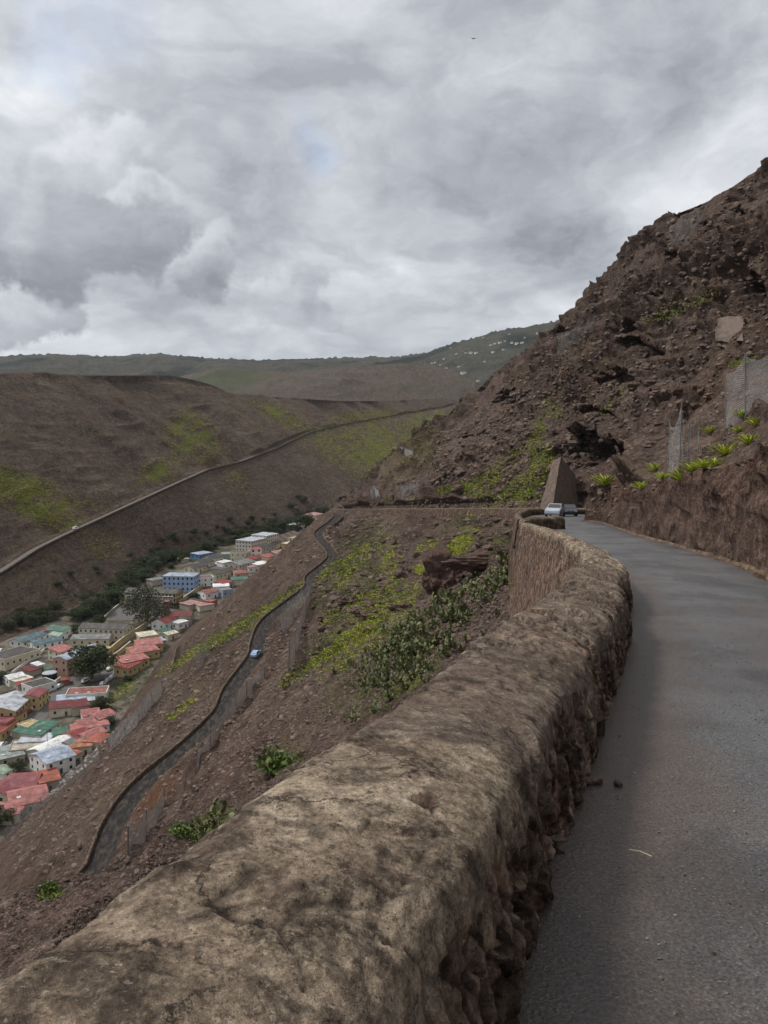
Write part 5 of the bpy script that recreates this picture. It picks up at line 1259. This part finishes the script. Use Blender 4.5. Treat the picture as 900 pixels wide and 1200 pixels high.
# ---------------------------------------------------------------- trees
def tree_meshes(seed, wispy=False):
    r = random.Random(seed); rr = np.random.default_rng(seed); tk = MB()
    tk.tube([(0, 0, -.6), (.02, 0, .08), (.05, .02, .3), (.02, .04, .5)], [.055, .042, .034, .018], 7)
    cl = []
    for k in range(7):
        a = r.uniform(0, 6.28); e = (r.uniform(.22, .42)*math.cos(a), r.uniform(.22, .42)*math.sin(a), r.uniform(.35, .7))
        tk.tube([(.04, .01, .12+.03*k), (e[0]*.5, e[1]*.5, .28+.03*k), e], [.022, .013, .004], 5)
    for k in range(30):
        a = r.uniform(0, 6.28); q_ = math.sqrt(r.random())*.40; z = .17+.56*r.random()**.8; q_ *= math.sqrt(max(.1, 1-((z-.42)/.42)**2))
        cl.append((q_*math.cos(a), q_*math.sin(a), z, r.uniform(.10, .19)))
    V = []; F = []; C = []
    for (x, y, z, s) in cl:
        n = int((110 if wispy else 190)*(s/.15)**2); shade = r.random()
        d = rr.normal(size=(n, 3)); d /= np.linalg.norm(d, axis=1, keepdims=True); rad = s*(.55+.5*rr.random(n)**.5)
        c = d*rad[:, None]*np.array([1, 1, .75])+np.array([x, y, z])
        u = rr.normal(size=(n, 3)); u /= np.linalg.norm(u, axis=1, keepdims=True); v = np.cross(u, rr.normal(size=(n, 3))); v /= np.linalg.norm(v, axis=1, keepdims=True)
        w = (.020*(.6+.9*rr.random(n)))[:, None]; b = len(V)*4
        V.append(np.stack([c-u*w, c+v*w*.7, c+u*w, c-v*w*.7], 1).reshape(-1, 3)); C.append(np.clip(np.repeat(.35*shade+.65*rr.random(n), 4), 0, 1))
    V = np.concatenate(V); F = np.arange(len(V)).reshape(-1, 4)
    cm = np_mesh('crown', V, F, attr={'rnd': np.concatenate(C)}); tm = tk.mesh('trunk', True); tm.materials.append(DRY)
    return tm, cm
TM = [tree_meshes(s, s > 4) for s in range(7)]
TG = [TRE, leafmat('olive_leaf', (.022, .030, .012), (.085, .098, .040)), leafmat('grey_leaf', (.04, .048, .028), (.12, .125, .075))]
CM = []
for i, (a_, b_) in enumerate(TM):
    row = []
    for g in TG:
        c_ = b_.copy(); c_.materials.clear(); c_.materials.append(g); row.append(c_)
    CM.append(row)
def tree(u, v, wpx, hr, label, k=0, var=None, onfloor=True, group='valley trees', name='tree'):
    p = fp(u, v) if onfloor else hit(u, v)[0]
    if p is None: return
    if onfloor: p.z = floorz(p.y)
    s = wpx*p.length/936/.82; i = var if var is not None else rnd.randrange(7)
    t = thing(name, label, 'tree', p, rnd.uniform(0, 6.28), group); t.scale = (s, s, s*hr)
    link('trunk', TM[i][0], t); link('crown', CM[i][k], t)
tree(106, 797, 44, .85, 'big round dark green tree beside the salmon two-storey building', 0, 0)
tree(173, 733, 44, 1.0, 'big spreading grey green tree in front of the long school', 2, 5, name='wide_tree')
NAMED = [(350, 652, 16, .9, 'dark tree against the far town edge above the slope', 0), (340, 654, 14, .9, 'dense dark tree in the clump beside the dusky pink roof', 0), (357, 622, 22, .9, 'large black green tree near the head of the valley', 0), (345, 627, 14, .9, 'black green tree left of the largest one at the valley head', 0), (382, 604, 14, .8, 'dark tree between the red and white houses at the valley head', 0), (375, 603, 10, .8, 'small dark tree right of the pale pink topped building', 0),
         (22, 905, 16, .8, 'bushy tree between the grey flat roof and the large white house', 1), (82, 900, 14, .7, 'low bushy tree below the orange red roof', 1), (36, 942, 18, .7, 'tree in the courtyard between maroon and dusty pink roofs', 1), (0, 970, 26, .8, 'dark tree at the bottom left corner of the town', 0), (72, 866, 8, .8, 'small tree among the green roofed sheds', 1),
         (120, 832, 22, .7, 'large shrub on the bank right of the rusty red roof', 1), (112, 842, 14, .7, 'shrub beneath the rusty red roof on the bank', 1), (128, 850, 14, .7, 'shrub at the slope foot right of the hillside cluster', 1), (130, 868, 12, .8, 'shrub beside the orange hipped roof', 1), (8, 822, 14, .7, 'dark tree left of the shiny pale metal roof', 0), (0, 800, 16, .7, 'dark tree cut off at the left edge above the white roof', 0),
         (88, 742, 12, .8, 'dark tree between the sea-green roof and the school blocks', 0), (196, 748, 10, .6, 'low dark bush below the small sea-green roof', 0), (205, 712, 12, .6, 'dark bush right of the reddish brown tower', 0), (232, 712, 12, .5, 'low bush among the faded pink roofs', 0), (150, 798, 10, .6, 'bush at the end of the car park', 1), (230, 700, 14, .4, 'line of bush above the faded pink roofs', 0), (192, 682, 8, 1, 'small round tree left of the light blue block', 1),
         (270, 655, 7, 1, 'small tree in the yard behind the grey roofed building', 1), (232, 752, 9, .6, 'scrubby bush at the slope foot in mid town', 1), (215, 742, 9, .6, 'low bush right of the white annex', 1)]
for (u, v, w, hr, lb, k) in NAMED: tree(u, v, w, hr, lb, k)
belt = [((-10, 745), (45, 718), 10, 12, 18, 1), ((85, 728), (150, 702), 16, 14, 22, 0), ((60, 705), (110, 700), 6, 10, 16, 1), ((130, 700), (185, 672), 16, 13, 22, 0), ((150, 680), (200, 655), 12, 12, 20, 0), ((195, 665), (250, 640), 14, 9, 15, 0), ((250, 640), (290, 625), 10, 8, 13, 0), ((285, 634), (345, 615), 20, 9, 14, 0), ((340, 615), (375, 600), 8, 6, 10, 0), ((20, 735), (70, 722), 8, 12, 18, 1), ((100, 745), (120, 728), 5, 10, 14, 0)]
GL = {0: 'dark green tree in the dense belt along the foot of the far slope', 1: 'dull olive tree in the sparse line at the foot of the far slope'}
for (a_, b_, n, w0, w1, k) in belt:
    for i in range(n):
        s = (i+rnd.random())/n; tree(a_[0]*(1-s)+b_[0]*s, a_[1]*(1-s)+b_[1]*s+rnd.uniform(-5, 5), rnd.uniform(w0, w1), rnd.uniform(.65, .95), GL[k], k, onfloor=True, group='trees along the valley foot' if k == 0 else 'olive trees along the valley foot')
# scattered shrubs up the far slope
for i in range(60):
    u = rnd.uniform(60, 360); v = 705-.30*(u-60)+rnd.uniform(-34, 4)
    tree(u, v, rnd.uniform(4, 9), rnd.uniform(.5, .8), 'rounded dark shrub dotted low on the far slope', 1, onfloor=False, group='shrubs on the far slope', name='shrub')
# ---------------------------------------------------------------- cars
def car_meshes(long=4.1, van=False):
    """body, glass, wheels, lamps around the origin, nose at +Y"""
    L, w = long/2, .84
    prof = [(-L, .35), (-L-.02, .62), (-L+.06, .92), (-L+.25, 1.02)] + ([(-L+.35, 1.62), (.9, 1.66), (1.25, 1.12)] if van else [(-L+.55, 1.32), (-.55, 1.46), (.25, 1.42), (.95, 1.00)]) + [(L-.35, .86), (L-.03, .66), (L, .40), (L-.08, .24), (-L+.1, .24)]
    def shell(pf, ins):
        V = []; n = len(pf); xs = [-1, -.93, -.6, .6, .93, 1]
        for xi, x in enumerate(xs):
            for (y, z) in pf:
                t = max(0, (z-.95)/.55); wx = w*(1-.20*t); pull = (.0 if abs(x) < .95 else .05)
                V.append((x*wx, y*(1-pull*.5), z-(.03 if abs(x) > .95 and z > .5 else 0)))
        F = [(i*n+k, i*n+(k+1) % n, (i+1)*n+(k+1) % n, (i+1)*n+k) for i in range(len(xs)-1) for k in range(n)]
        F += [tuple(range(n))[::-1], tuple((len(xs)-1)*n+k for k in range(n))]
        m = MB(); m.add(V, F); return m
    body = shell(prof, 0)
    g = MB(); k = 1.5 if van else 1.36; ro = .012
    def quad(a, b, c, d): g.add([a, b, c, d, *[tuple(Vector(q)+Vector((0, 0, -.01))) for q in (a, b, c, d)]], [(0, 1, 2, 3), (7, 6, 5, 4)])
    if van: quad((-.66, .94, k+.08), (.66, .94, k+.08), (.76, 1.24, 1.16), (-.76, 1.24, 1.16))
    else: quad((-.62, .30, 1.40), (.62, .30, 1.40), (.72, .95, 1.03), (-.72, .95, 1.03)); quad((-.62, -L+.62, 1.33), (-.7, -L+.30, 1.07), (.7, -L+.30, 1.07), (.62, -L+.62, 1.33))
    for s in (-1, 1):
        x1, x2 = s*(w*.985+.0), s*(w*.86+.02)
        yb = -L+.6; yf = .85
        quad(*( [(x1, yb, 1.02), (x1, yf-.05, 1.02), (x2, .25, k), (x2, yb+.2, k-.03)] if s > 0 else [(x2, yb+.2, k-.03), (x2, .25, k), (x1, yf-.05, 1.02), (x1, yb, 1.02)]))
    wh = MB(); wh.tube([(-.10, 0, 0), (.10, 0, 0)], .31, 16); hub = MB(); hub.tube([(-.115, 0, 0), (.115, 0, 0)], .18, 10)
    lamp = MB(); lamp.box(-.17, .17, -.03, .03, -.07, .07)
    return body, g, wh, hub, lamp
PT = {c: paint('car_'+c, v, .3, .05, 1, .5) for c, v in {'white': (.72, .73, .74), 'silver': (.42, .45, .50), 'blue': (.05, .12, .30), 'red': (.35, .035, .03), 'dark': (.025, .028, .032), 'paleblue': (.28, .40, .55)}.items()}
CG = paint('car_glass', (.02, .025, .03), .08, .1, 1, .6); TY = paint('tyre_rubber', (.02, .02, .02), .8); HUB = paint('wheel_hub', (.35, .35, .36), .4); LMP = paint('lamp_clear', (.75, .76, .78), .15, .05); LMR = paint('lamp_red', (.4, .02, .02), .2, .05)
ck = {}
def getcar(van):
    if van not in ck:
        bms = car_meshes(4.6 if van else 4.1, van); ck[van] = [m.mesh(n, True if i == 0 else False) for i, (m, n) in enumerate(zip(bms, ('body', 'windows', 'wheel', 'hub', 'headlight')))]
        bm_ = ck[van][0]
        b = bmesh.new(); b.from_mesh(bm_); bmesh.ops.recalc_face_normals(b, faces=b.faces); bmesh.ops.bevel(b, geom=[e for e in b.edges if e.calc_face_angle(0) > .5], offset=.035, segments=2, affect='EDGES', clamp_overlap=True); b.to_mesh(bm_); b.free()
        bm_.polygons.foreach_set('use_smooth', [False]*len(bm_.polygons))
    return ck[van]
def car(label, loc, rz, col, van=False, s=1.0, pitch=0, group='cars parked in the town', name='parked_car'):
    b, g, w, h, l = getcar(van); root = thing(name, label, 'van' if van else 'car', loc, rz, group); root.scale = (s, s, s); root.rotation_euler = (pitch, 0, rz)
    bb = b.copy(); bb.materials.clear(); bb.materials.append(PT[col]); link('body', bb, root); gg = link('windows', g, root)
    if not g.materials: g.materials.append(CG)
    L = 2.3 if van else 2.05
    for x in (-.76, .76):
        for y in (-L+.75, L-.78):
            o = link('wheel', w, root); o.location = (x, y, .31)
            if not w.materials: w.materials.append(TY)
            hb = link('hub', h, o)
            if not h.materials: h.materials.append(HUB)
        o = link('headlight', l, root); o.location = (x*.78, L-.06, .66)
        if not l.materials: l.materials.append(LMP)
        o = link('tail_light', lr, root); o.location = (x*.86, -L+.0, .82)
    return root
lr = MB(); lr.box(-.1, .1, -.03, .03, -.12, .12); lr = lr.mesh('tail_light'); lr.materials.append(LMR)
YC = 97.0; c1 = Vector(P(650.5, 608, YC)); 
car('white hatchback parked nose towards us in the lay-by beside the curving wall', (c1.x, YC, float(roadz(YC))+.05), math.radians(180-22), 'silver', s=1.08, pitch=math.radians(4), group='cars by the upper road')
car('dark car mostly hidden close behind the white hatchback', (c1.x+2.2, YC+2.0, float(roadz(YC+2))+.05), math.radians(180-8), 'dark', s=1.0, pitch=math.radians(4), group='cars by the upper road')
plt_ = None
h_ = Vector((float(np.interp(229.0, ys, xlc))+.1, 229.0, float(np.interp(229.0, ys, zlc))+.05))
car('pale blue car driving along the lower road, the only one on it', h_, math.radians(-12), 'paleblue', s=1.15, pitch=math.radians(5), group=None, name='car')
h_, _n = hit(85, 621)
if h_: car('tiny white car on the road climbing the opposite hillside', (float(np.interp(h_.y, ys, rfx))-1, h_.y, float(np.interp(h_.y, ys, rfz))+.15), math.radians(-10), 'white', True, 1.3, group=None, name='car')
CARS = [(70, 806, 'white', 0, 'white car parked by the white garden wall opposite the rusty roof'), (54, 819, 'white', 0, 'white car behind the dark pair on the street'), (49, 823.5, 'dark', 0, 'dark car parked between two white ones, further of two'), (45, 827, 'dark', 0, 'dark car parked between two white ones, nearer of two'),
        (40, 831.5, 'white', 0, 'white car parked just ahead of the red one'), (33, 836, 'red', 0, 'red car parked on the street between white and blue cars'), (26, 842, 'blue', 0, 'dark blue car parked below the red one on the street'), (5, 858, 'silver', 1, 'silver pickup sized van parked at the left edge of the street'), (18, 862, 'white', 1, 'white van facing the green roofed building across the street'), (3, 875, 'white', 0, 'white car cut off at the left edge on the near side of the street'),
        (100, 800, 'white', 1, 'white van standing alone in the open car park'), (128, 786, 'white', 0, 'white car parked against the yellow complex'), (121, 803, 'white', 0, 'lowest white car in the row at the car park edge'), (127, 799, 'silver', 0, 'silver car second in the row at the car park edge'), (132, 795, 'white', 0, 'white car third in the row at the car park edge'), (136, 791, 'white', 0, 'white car last in the row at the car park edge'),
        (211, 702, 'white', 1, 'white minibus beside the yellow end of the big school'), (176, 735, 'white', 0, 'white car in the lane beside the white two-storey house'), (7, 765, 'dark', 0, 'dark car parked at the left edge behind the wide dark flat roof'), (2, 764, 'white', 0, 'white car beside the dark one at the upper left edge'),
        (254, 662, 'white', 0, 'white car in the tarmac car yard, left one'), (259, 661, 'dark', 0, 'dark car in the tarmac car yard, middle one'), (263, 659, 'white', 1, 'white van in the tarmac car yard, right one'), (393, 601, 'white', 0, 'tiny white car at the head of the valley, left of two'), (401, 602, 'white', 0, 'tiny white car at the head of the valley, right of two')]
for (u, v, c, van, lb) in CARS:
    p = fp(u, v); a = math.atan2(*(fp(u+3, v-2.4)-p).to_2d()) if True else 0
    car(lb, (p.x, p.y, floorz(p.y)+.42), -a*.4-.1+rnd.uniform(-.08, .08), c, bool(van), 1.08)
# rubbish and rough ground at the foot of the slope
jk = scatter_px(220, [(95, 890, 26, 10, -40, 4), (70, 915, 20, 8, -40, 2), (125, 860, 10, 10, 0, 1), (215, 730, 20, 5, -30, 1)], 100, 600)
o = scatter('debris', protos, [np.array(l) for l, n in jk], [rnd.uniform(.3, 1.1) for _ in jk], nr.uniform(0, 6.3, len(jk)), rock_mat('debris', (.10, .08, .07), (.55, .52, .48))); tag(o, kind='stuff')
# street lamps / poles
pm = MB(); pm.tube([(0, 0, -1), (0, 0, 9)], [.13, .09], 6); pmm = pm.mesh('pole'); pmm.materials.append(paint('dark_pole', (.05, .045, .04)))
ar = MB(); ar.tube([(0, 0, 8.6), (.9, 0, 9.0), (1.8, 0, 9.05)], .06, 5); arm = ar.mesh('arm'); arm.materials.append(POST)
hd = MB(); hd.box(1.6, 2.3, -.14, .14, 8.92, 9.08); hdm = hd.mesh('lamp_head'); hdm.materials.append(POST)
for (u, v, lb) in [(149, 800, 'tall thin lamp post between the car park and the yellow complex'), (148, 813, 'dark pole on the green bank below the car park'), (135, 872, 'dark pole on the bank beside the orange hipped roof'), (56, 880, 'slim lamp post in front of the gleaming white roof')]:
    h, n = hit(u, v)
    if h is None: continue
    t = thing('street_lamp', lb, 'lamp post', h, rnd.uniform(0, 3), 'poles in the town'); link('pole', pmm, t); link('arm', arm, t); link('lamp_head', hdm, t)
# houses scattered over the distant green hill
hb = boxm('wall', wallm('white'), -6, 6, -4, 4, -4, 3.2)
rr_ = MB(); rr_.add([(-6.6, -4.6, 3.2), (6.6, -4.6, 3.2), (6.6, 4.6, 3.2), (-6.6, 4.6, 3.2), (-5, 0, 5.6), (5, 0, 5.6)], [(3, 2, 1, 0), (0, 1, 5, 4), (1, 2, 5), (2, 3, 4, 5), (3, 0, 4)]); hr_ = rr_.mesh('roof'); hr_.materials.append(roofmat('grey'))
HV = HRg.reshape(-1, 3); HF = grid_faces(HRg.shape[0], HRg.shape[1]); BH = BVHTree.FromPolygons([tuple(v) for v in HV.tolist()], HF.tolist())
def hit2(u, v):
    d = ray(u, v).normalized(); return BH.ray_cast(Vector((0, 0, 0)), d)[0]
for i, (u, v, s) in enumerate([(575, 405, 1.2), (580, 403, 1), (586, 402, 1.3), (600, 402, 1.2), (606, 403, 1.4), (612, 402, 1.2), (592, 400, .8), (552, 414, 1.5), (558, 414, 1.3), (546, 414, 1), (535, 415, 1), (578, 413, 1.2), (543, 438, 1.8), (560, 447, 1.2), (523, 432, 1), (510, 425, .9), (520, 421, .9), (566, 396, .9), (630, 391, 1.1), (597, 392, .8), (556, 452, 1.5), (538, 430, .8), (568, 424, .9), (528, 408, .7), (615, 396, .8), (590, 410, .9), (516, 428, .8), (506, 426, 1)]):
    p = hit2(u, v)
    if p is None: continue
    t = thing('house', 'tiny pale house dotted on the distant green hill beyond the valley', 'house', p, rnd.uniform(-.6, .6), 'houses on the distant hill'); t.scale = (s*.62, s*.62, s*.55); link('wall', hb, t); link('roof', hr_, t)
p, _n = hit(357, 467)
if p: t = thing('house', 'lone white house on the crest of the opposite hillside', 'house', p, 0); t.scale = (.9, .9, .9); link('wall', hb, t); link('roof', hr_, t)
# bird high in the cloud
b_ = Vector(P(555, 45, 160)); m = MB(); m.add([(0, -.25, 0), (.05, .3, 0), (-.05, .3, 0), (0, 0, .06), (.35, .12, .10), (.75, -.05, .02), (.3, -.05, .08), (-.35, .12, .10), (-.75, -.05, .02), (-.3, -.05, .08)], [(0, 1, 3), (0, 3, 2), (0, 2, 1), (3, 1, 4, 6), (6, 4, 5), (3, 9, 7, 2), (9, 8, 7)])
o = m.build('bird', paint('feathers', (.03, .03, .03))); o.location = b_; tag(o, 'small dark bird gliding high against the grey clouds', 'bird')
# ================================================================ light, sky, camera
W = bpy.data.worlds.new('World'); SC.world = W; W.use_nodes = True
t = W.node_tree; bg = t.nodes['Background']; bg.inputs['Strength'].default_value = .087
SUN_EL, SUN_AZ = math.radians(52), math.radians(-75)       # azimuth from +Y, towards +X
sky = t.nodes.new('ShaderNodeTexSky'); sky.sky_type = 'NISHITA'; sky.sun_disc = False
sky.sun_elevation = SUN_EL; sky.sun_rotation = SUN_AZ; sky.altitude = 200
def N_(ty, ins=None, **kw):
    nd = t.nodes.new(ty)
    for k, v in kw.items(): setattr(nd, k, v)
    for k, v in (ins or {}).items():
        if isinstance(v, bpy.types.NodeSocket): t.links.new(v, nd.inputs[k])
        else: nd.inputs[k].default_value = v
    return nd
def M_(op, a, b=0.0, c=0.0, clamp=False): return N_('ShaderNodeMath', {0: a, 1: b, 2: c}, operation=op, use_clamp=clamp).outputs[0]
def R_(f, a, b, c, d, sm=True):
    return N_('ShaderNodeMapRange', {0: f, 1: a, 2: b, 3: c, 4: d}, interpolation_type='SMOOTHSTEP' if sm else 'LINEAR').outputs[0]
dirn = N_('ShaderNodeTexCoord').outputs['Generated']
sp = N_('ShaderNodeSeparateXYZ', {0: dirn})
zz = M_('ADD', M_('MAXIMUM', sp.outputs[2], 0.0), .34)
px = M_('DIVIDE', sp.outputs[0], zz); py = M_('DIVIDE', sp.outputs[1], zz)
cp = N_('ShaderNodeCombineXYZ', {0: px, 1: py, 2: 0.0}).outputs[0]
wn = N_('ShaderNodeTexNoise', {'Vector': cp, 'Scale': .9, 'Detail': 6.0, 'Roughness': .5, 'Distortion': .25}).outputs[0]
wf = N_('ShaderNodeTexNoise', {'Vector': cp, 'Scale': 2.6, 'Detail': 9.0, 'Roughness': .5, 'Distortion': .2}).outputs[0]
wd = N_('ShaderNodeTexNoise', {'Vector': dirn, 'Scale': 9.0, 'Detail': 10.0, 'Roughness': .58, 'Distortion': .1})
wob = N_('ShaderNodeVectorMath', {0: dirn, 1: N_('ShaderNodeVectorMath', {0: N_('ShaderNodeVectorMath', {0: wd.outputs[1], 1: (-.5, -.5, -.5)}, operation='ADD').outputs[0], 'Scale': .15}, operation='SCALE').outputs[0]}, operation='ADD').outputs[0]
def blob(u, v, r, soft=.5):
    d = ray(u, v).normalized()
    ds = N_('ShaderNodeVectorMath', {0: wob, 1: tuple(d)}, operation='DISTANCE').outputs['Value']
    return R_(ds, r/936*1.15, r/936*soft, 0, 1)
warp = N_('ShaderNodeVectorMath', {0: cp, 1: N_('ShaderNodeVectorMath', {0: N_('ShaderNodeTexNoise', {'Vector': cp, 'Scale': 2.2, 'Detail': 7.0, 'Roughness': .55}).outputs[1], 'Scale': .55}, operation='SCALE').outputs[0]}, operation='ADD').outputs[0]
b1 = N_('ShaderNodeTexNoise', {'Vector': warp, 'Scale': 1.3, 'Detail': 12.0, 'Roughness': .56}).outputs[0]
b2 = N_('ShaderNodeTexNoise', {'Vector': warp, 'Scale': 4.2, 'Detail': 12.0, 'Roughness': .6}).outputs[0]
base = M_('ADD', M_('MULTIPLY', b1, .78), M_('MULTIPLY', b2, .22))
val = R_(base, .385, .615, 2.0, 5.2, False)
wd2 = N_('ShaderNodeTexNoise', {'Vector': dirn, 'Scale': 15.0, 'Detail': 10.0, 'Roughness': .62}).outputs[1]
wob = N_('ShaderNodeVectorMath', {0: wob, 1: N_('ShaderNodeVectorMath', {0: N_('ShaderNodeVectorMath', {0: wd2, 1: (-.5, -.5, -.5)}, operation='ADD').outputs[0], 'Scale': .07}, operation='SCALE').outputs[0]}, operation='ADD').outputs[0]
def addb(v, lst, k):
    for (u, vv, r, soft, w) in lst:
        v = M_('ADD', v, M_('MULTIPLY', blob(u, vv, r, soft), w*k))
    return v
# broad bright and dull areas of the overcast
val = addb(val, [(620, 190, 150, 0, .5), (760, 110, 150, .0, .5), (790, 30, 120, .1, .8), (560, 250, 160, 0, .35), (420, 300, 110, 0, .35), (280, 230, 90, 0, .6), (20, 60, 40, .1, .5), (420, 380, 60, 0, .3), (40, 400, 80, 0, .2), (740, 250, 150, 0, .4)], -1.2)
val = addb(val, [(200, 110, 150, 0, .5), (60, 110, 90, 0, .6), (620, 320, 80, .05, .5), (480, 60, 180, 0, .25), (340, 325, 40, .2, .6), (890, 100, 40, 0, .5), (400, 90, 110, 0, .2)], 1.1)
# cumulus heads: each a crisp lit puff with a dull flat base under it
def puff(v, u, vv, r, top, bot, edge=.74):
    d = ray(u, vv).normalized()
    ds = N_('ShaderNodeVectorMath', {0: wob, 1: tuple(d)}, operation='DISTANCE').outputs['Value']
    m = R_(ds, r/936*1.06, r/936*edge, 0, 1)
    el = N_('ShaderNodeVectorMath', {0: wob, 1: tuple(Vector((-.35, -.1, 1)).normalized())}, operation='DOT_PRODUCT').outputs['Value']
    e0 = d.dot(Vector((-.35, -.1, 1)).normalized())
    sh = R_(el, e0-r/936*.45, e0+r/936*.95, bot, top)
    return N_('ShaderNodeMix', {0: m, 2: v, 3: M_('ADD', sh, M_('MULTIPLY', M_('SUBTRACT', b2, .5), 3.0))}, data_type='FLOAT').outputs[0]
for (u, v, r, tp_, bt) in [(-10, 250, 80, 4.4, 2.0), (40, 345, 44, 4.2, 2.6), (12, 365, 40, 4.0, 2.7), (120, 235, 76, 4.9, 1.9), (168, 258, 52, 4.4, 2.0), (70, 275, 60, 3.6, 1.7), (128, 292, 54, 2.8, 1.7), (238, 314, 46, 3.9, 2.0), (210, 324, 30, 3.4, 2.1), (335, 348, 34, 4.1, 3.1), (440, 372, 50, 4.0, 3.0)]:
    val = puff(val, u, v, r, tp_, bt)
val = M_('MAXIMUM', val, 1.6); val = M_('MINIMUM', val, 6.4)
tint = N_('ShaderNodeMix', {0: R_(val, 1.6, 5.6, 0, 1, False), 6: (.90, .97, 1.10, 1), 7: (.985, .995, 1.01, 1)}, data_type='RGBA').outputs[2]
cc = N_('ShaderNodeVectorMath', {0: tint, 'Scale': val}, operation='SCALE').outputs[0]
hole = M_('MAXIMUM', M_('MULTIPLY', blob(352, 168, 34, .0), .33), M_('MAXIMUM', M_('MULTIPLY', blob(70, 62, 50, 0), .35), M_('MULTIPLY', blob(120, 20, 60, 0), .2)))
mx = N_('ShaderNodeMix', {0: M_('SUBTRACT', 1.0, hole), 6: sky.outputs[0], 7: cc}, data_type='RGBA').outputs[2]
t.links.new(mx, bg.inputs['Color'])
sl_ = bpy.data.lights.new('sun', 'SUN'); sl_.energy = 1.45; sl_.angle = math.radians(12); sl_.color = (1, .965, .91)
so = bpy.data.objects.new('sun', sl_); COL.objects.link(so)
sd_ = Vector((math.sin(SUN_AZ)*math.cos(SUN_EL), math.cos(SUN_AZ)*math.cos(SUN_EL), math.sin(SUN_EL)))
so.rotation_euler = sd_.to_track_quat('Z', 'Y').to_euler()
hv = bpy.data.materials.new('haze_air'); hv.use_nodes = True; ht = hv.node_tree; ht.nodes.clear()
ho = ht.nodes.new('ShaderNodeOutputMaterial'); pv = ht.nodes.new('ShaderNodeVolumePrincipled'); pv.inputs['Density'].default_value = 2.8e-5; pv.inputs['Color'].default_value = (.80, .88, .98, 1); pv.inputs['Anisotropy'].default_value = .2
ht.links.new(pv.outputs[0], ho.inputs['Volume'])
hz = MB(); hz.box(-9400, 9400, -3400, 12400, -191.5, 900); hzo = hz.build('haze', hv); tag(hzo, kind='stuff')
cam = bpy.data.cameras.new('camera'); co = bpy.data.objects.new('camera', cam); COL.objects.link(co)
cam.sensor_fit = 'VERTICAL'; cam.sensor_height = 36; cam.sensor_width = 36; cam.lens = 36*F_PX/1200
cam.clip_start = .05; cam.clip_end = 20000
co.location = (0, 0, 0); co.rotation_euler = (math.pi/2-TH, 0, 0)
SC.camera = co
SC.view_settings.view_transform = 'Standard'; SC.view_settings.look = 'None'; SC.view_settings.exposure = 1.05; SC.view_settings.gamma = 1
SC.render.engine = 'CYCLES'
SC.cycles.max_bounces = 5; SC.cycles.transparent_max_bounces = 24
